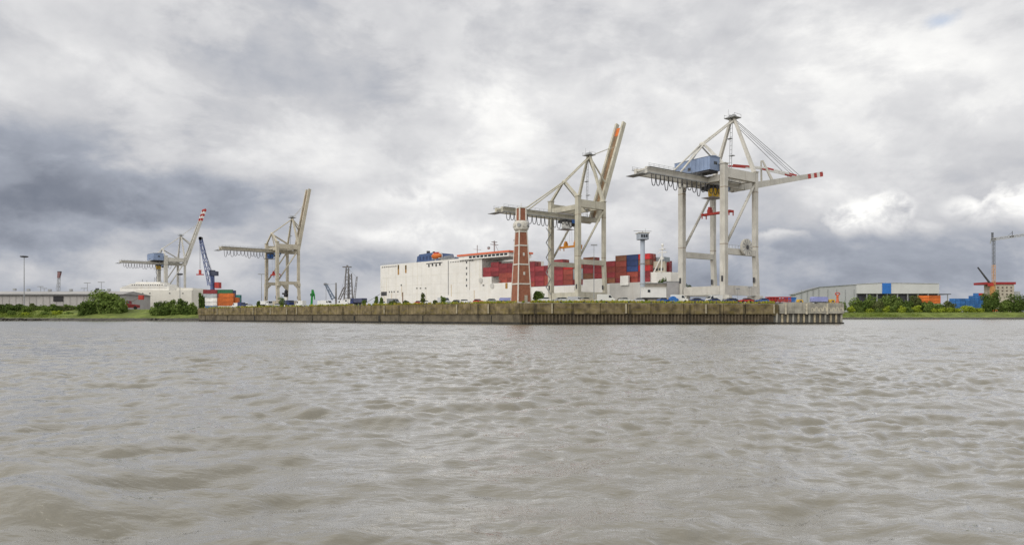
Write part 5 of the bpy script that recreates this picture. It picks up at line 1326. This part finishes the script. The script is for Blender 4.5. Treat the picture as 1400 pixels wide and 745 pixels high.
tree('bush', 'green bush growing right beside the brick tower', 'bush', (gx(735, 221), 221, ZD), 4.4, 4.8, LG, 450, 1500, .28, 0, 9, 'plants on the quay edge', .4)
tree('shrub', 'yellow flowering shrub top beside the brick tower bush', 'shrub', (gx(741, 226), 226, ZD), 2.6, 2.6, LY, 451, 500, .22, 0, 6, 'plants on the quay edge', .4)
tree('bush', 'dark green bush on the substation roof line', 'bush', (gx(905, 256), 256, ZD), 4.2, 10.4, LD, 452, 900, .3, .5, 7, 'plants on the quay edge', .9)
tree('bush', 'dark bush just behind the leg of the blue house crane', 'bush', (gx(943, 262), 262, ZD), 3.2, 8.6, LD, 453, 700, .3, .5, 6, 'plants on the quay edge', .9)
# weeds along the quay edge (uncountable)
rg = random.Random(77); wd_ = MB(); wg = MB()
def tuft(m, x, y, z, h, k):
    for _ in range(k):
        a = rg.uniform(0, 6.28); dx, dy = math.cos(a) * h * .4, math.sin(a) * h * .4; e = .10 + h * .16
        m.add([(x - e * math.sin(a), y + e * math.cos(a), z), (x + e * math.sin(a), y - e * math.cos(a), z), (x + dx, y + dy, z + h * rg.uniform(.6, 1.2))], [(0, 1, 2)])
for i in range(4200):
    if rg.random() < .55:
        s_ = rg.uniform(4, 86); x, y = rightpos(s_, rg.uniform(.9, 3.4)); d_ = .5 + .5 * math.sin(s_ * .35) * math.sin(s_ * .13 + 1)
    else:
        s_ = Lq * rg.random() ** .7; x, y = leftpos(s_, rg.uniform(.9, 3.4)); d_ = .45 + .55 * math.sin(s_ * .22) * math.sin(s_ * .09 + 2)
    if rg.random() < d_ + .15: tuft(wd_ if rg.random() < .65 else wg, x, y, ZD, rg.uniform(.4, 1.1), 6)
tag(wd_.build('dry_weed_strip', WEED), 'yellowed weeds growing along the quay edge', 'weeds', kind='stuff')
tag(wg.build('green_weed_strip', leafmat('weed_green', (.20, .28, .03), (.42, .50, .08))), 'bright green weeds growing along the quay edge', 'weeds', kind='stuff')
gb = MB()
for i in range(9000):
    px_ = rg.uniform(1150, 1440); D = 612 + 20 * rg.random(); zb_ = 2.0 + (D - 612) / 20 * 3.9; tuft(gb, gx(px_, D), D, zb_, rg.uniform(.5, 1.3), 3)
for i in range(7000):
    px_ = rg.uniform(-60, 268); D = 376 + 20 * rg.random(); zb_ = 2.2 + max(0, (D - 378)) * .22; tuft(gb, gx(px_, D), D, zb_, rg.uniform(.3, .9), 3)
tag(gb.build('bank_grass', leafmat('bank_grass_blade', (.10, .155, .025), (.26, .32, .07))), 'long green grass covering both river banks', 'grass', kind='stuff')
# dark stones at the foot of the banks
st = MB()
for i in range(1500):
    px_ = rg.uniform(1140, 1450) if i % 2 else rg.uniform(-60, 272); D = (605 if i % 2 else 372) + rg.uniform(0, 8); D -= (0 if i % 2 else (px_ > 200) * 8)
    st.ball((gx(px_, D), D, rg.uniform(.0, 1.3)), (rg.uniform(.4, 1.1), rg.uniform(.4, .9), rg.uniform(.3, .6)), 6, 4)
tag(st.build('bank_stones', STONE), 'dark stones along the foot of the river banks', 'stones', kind='stuff')
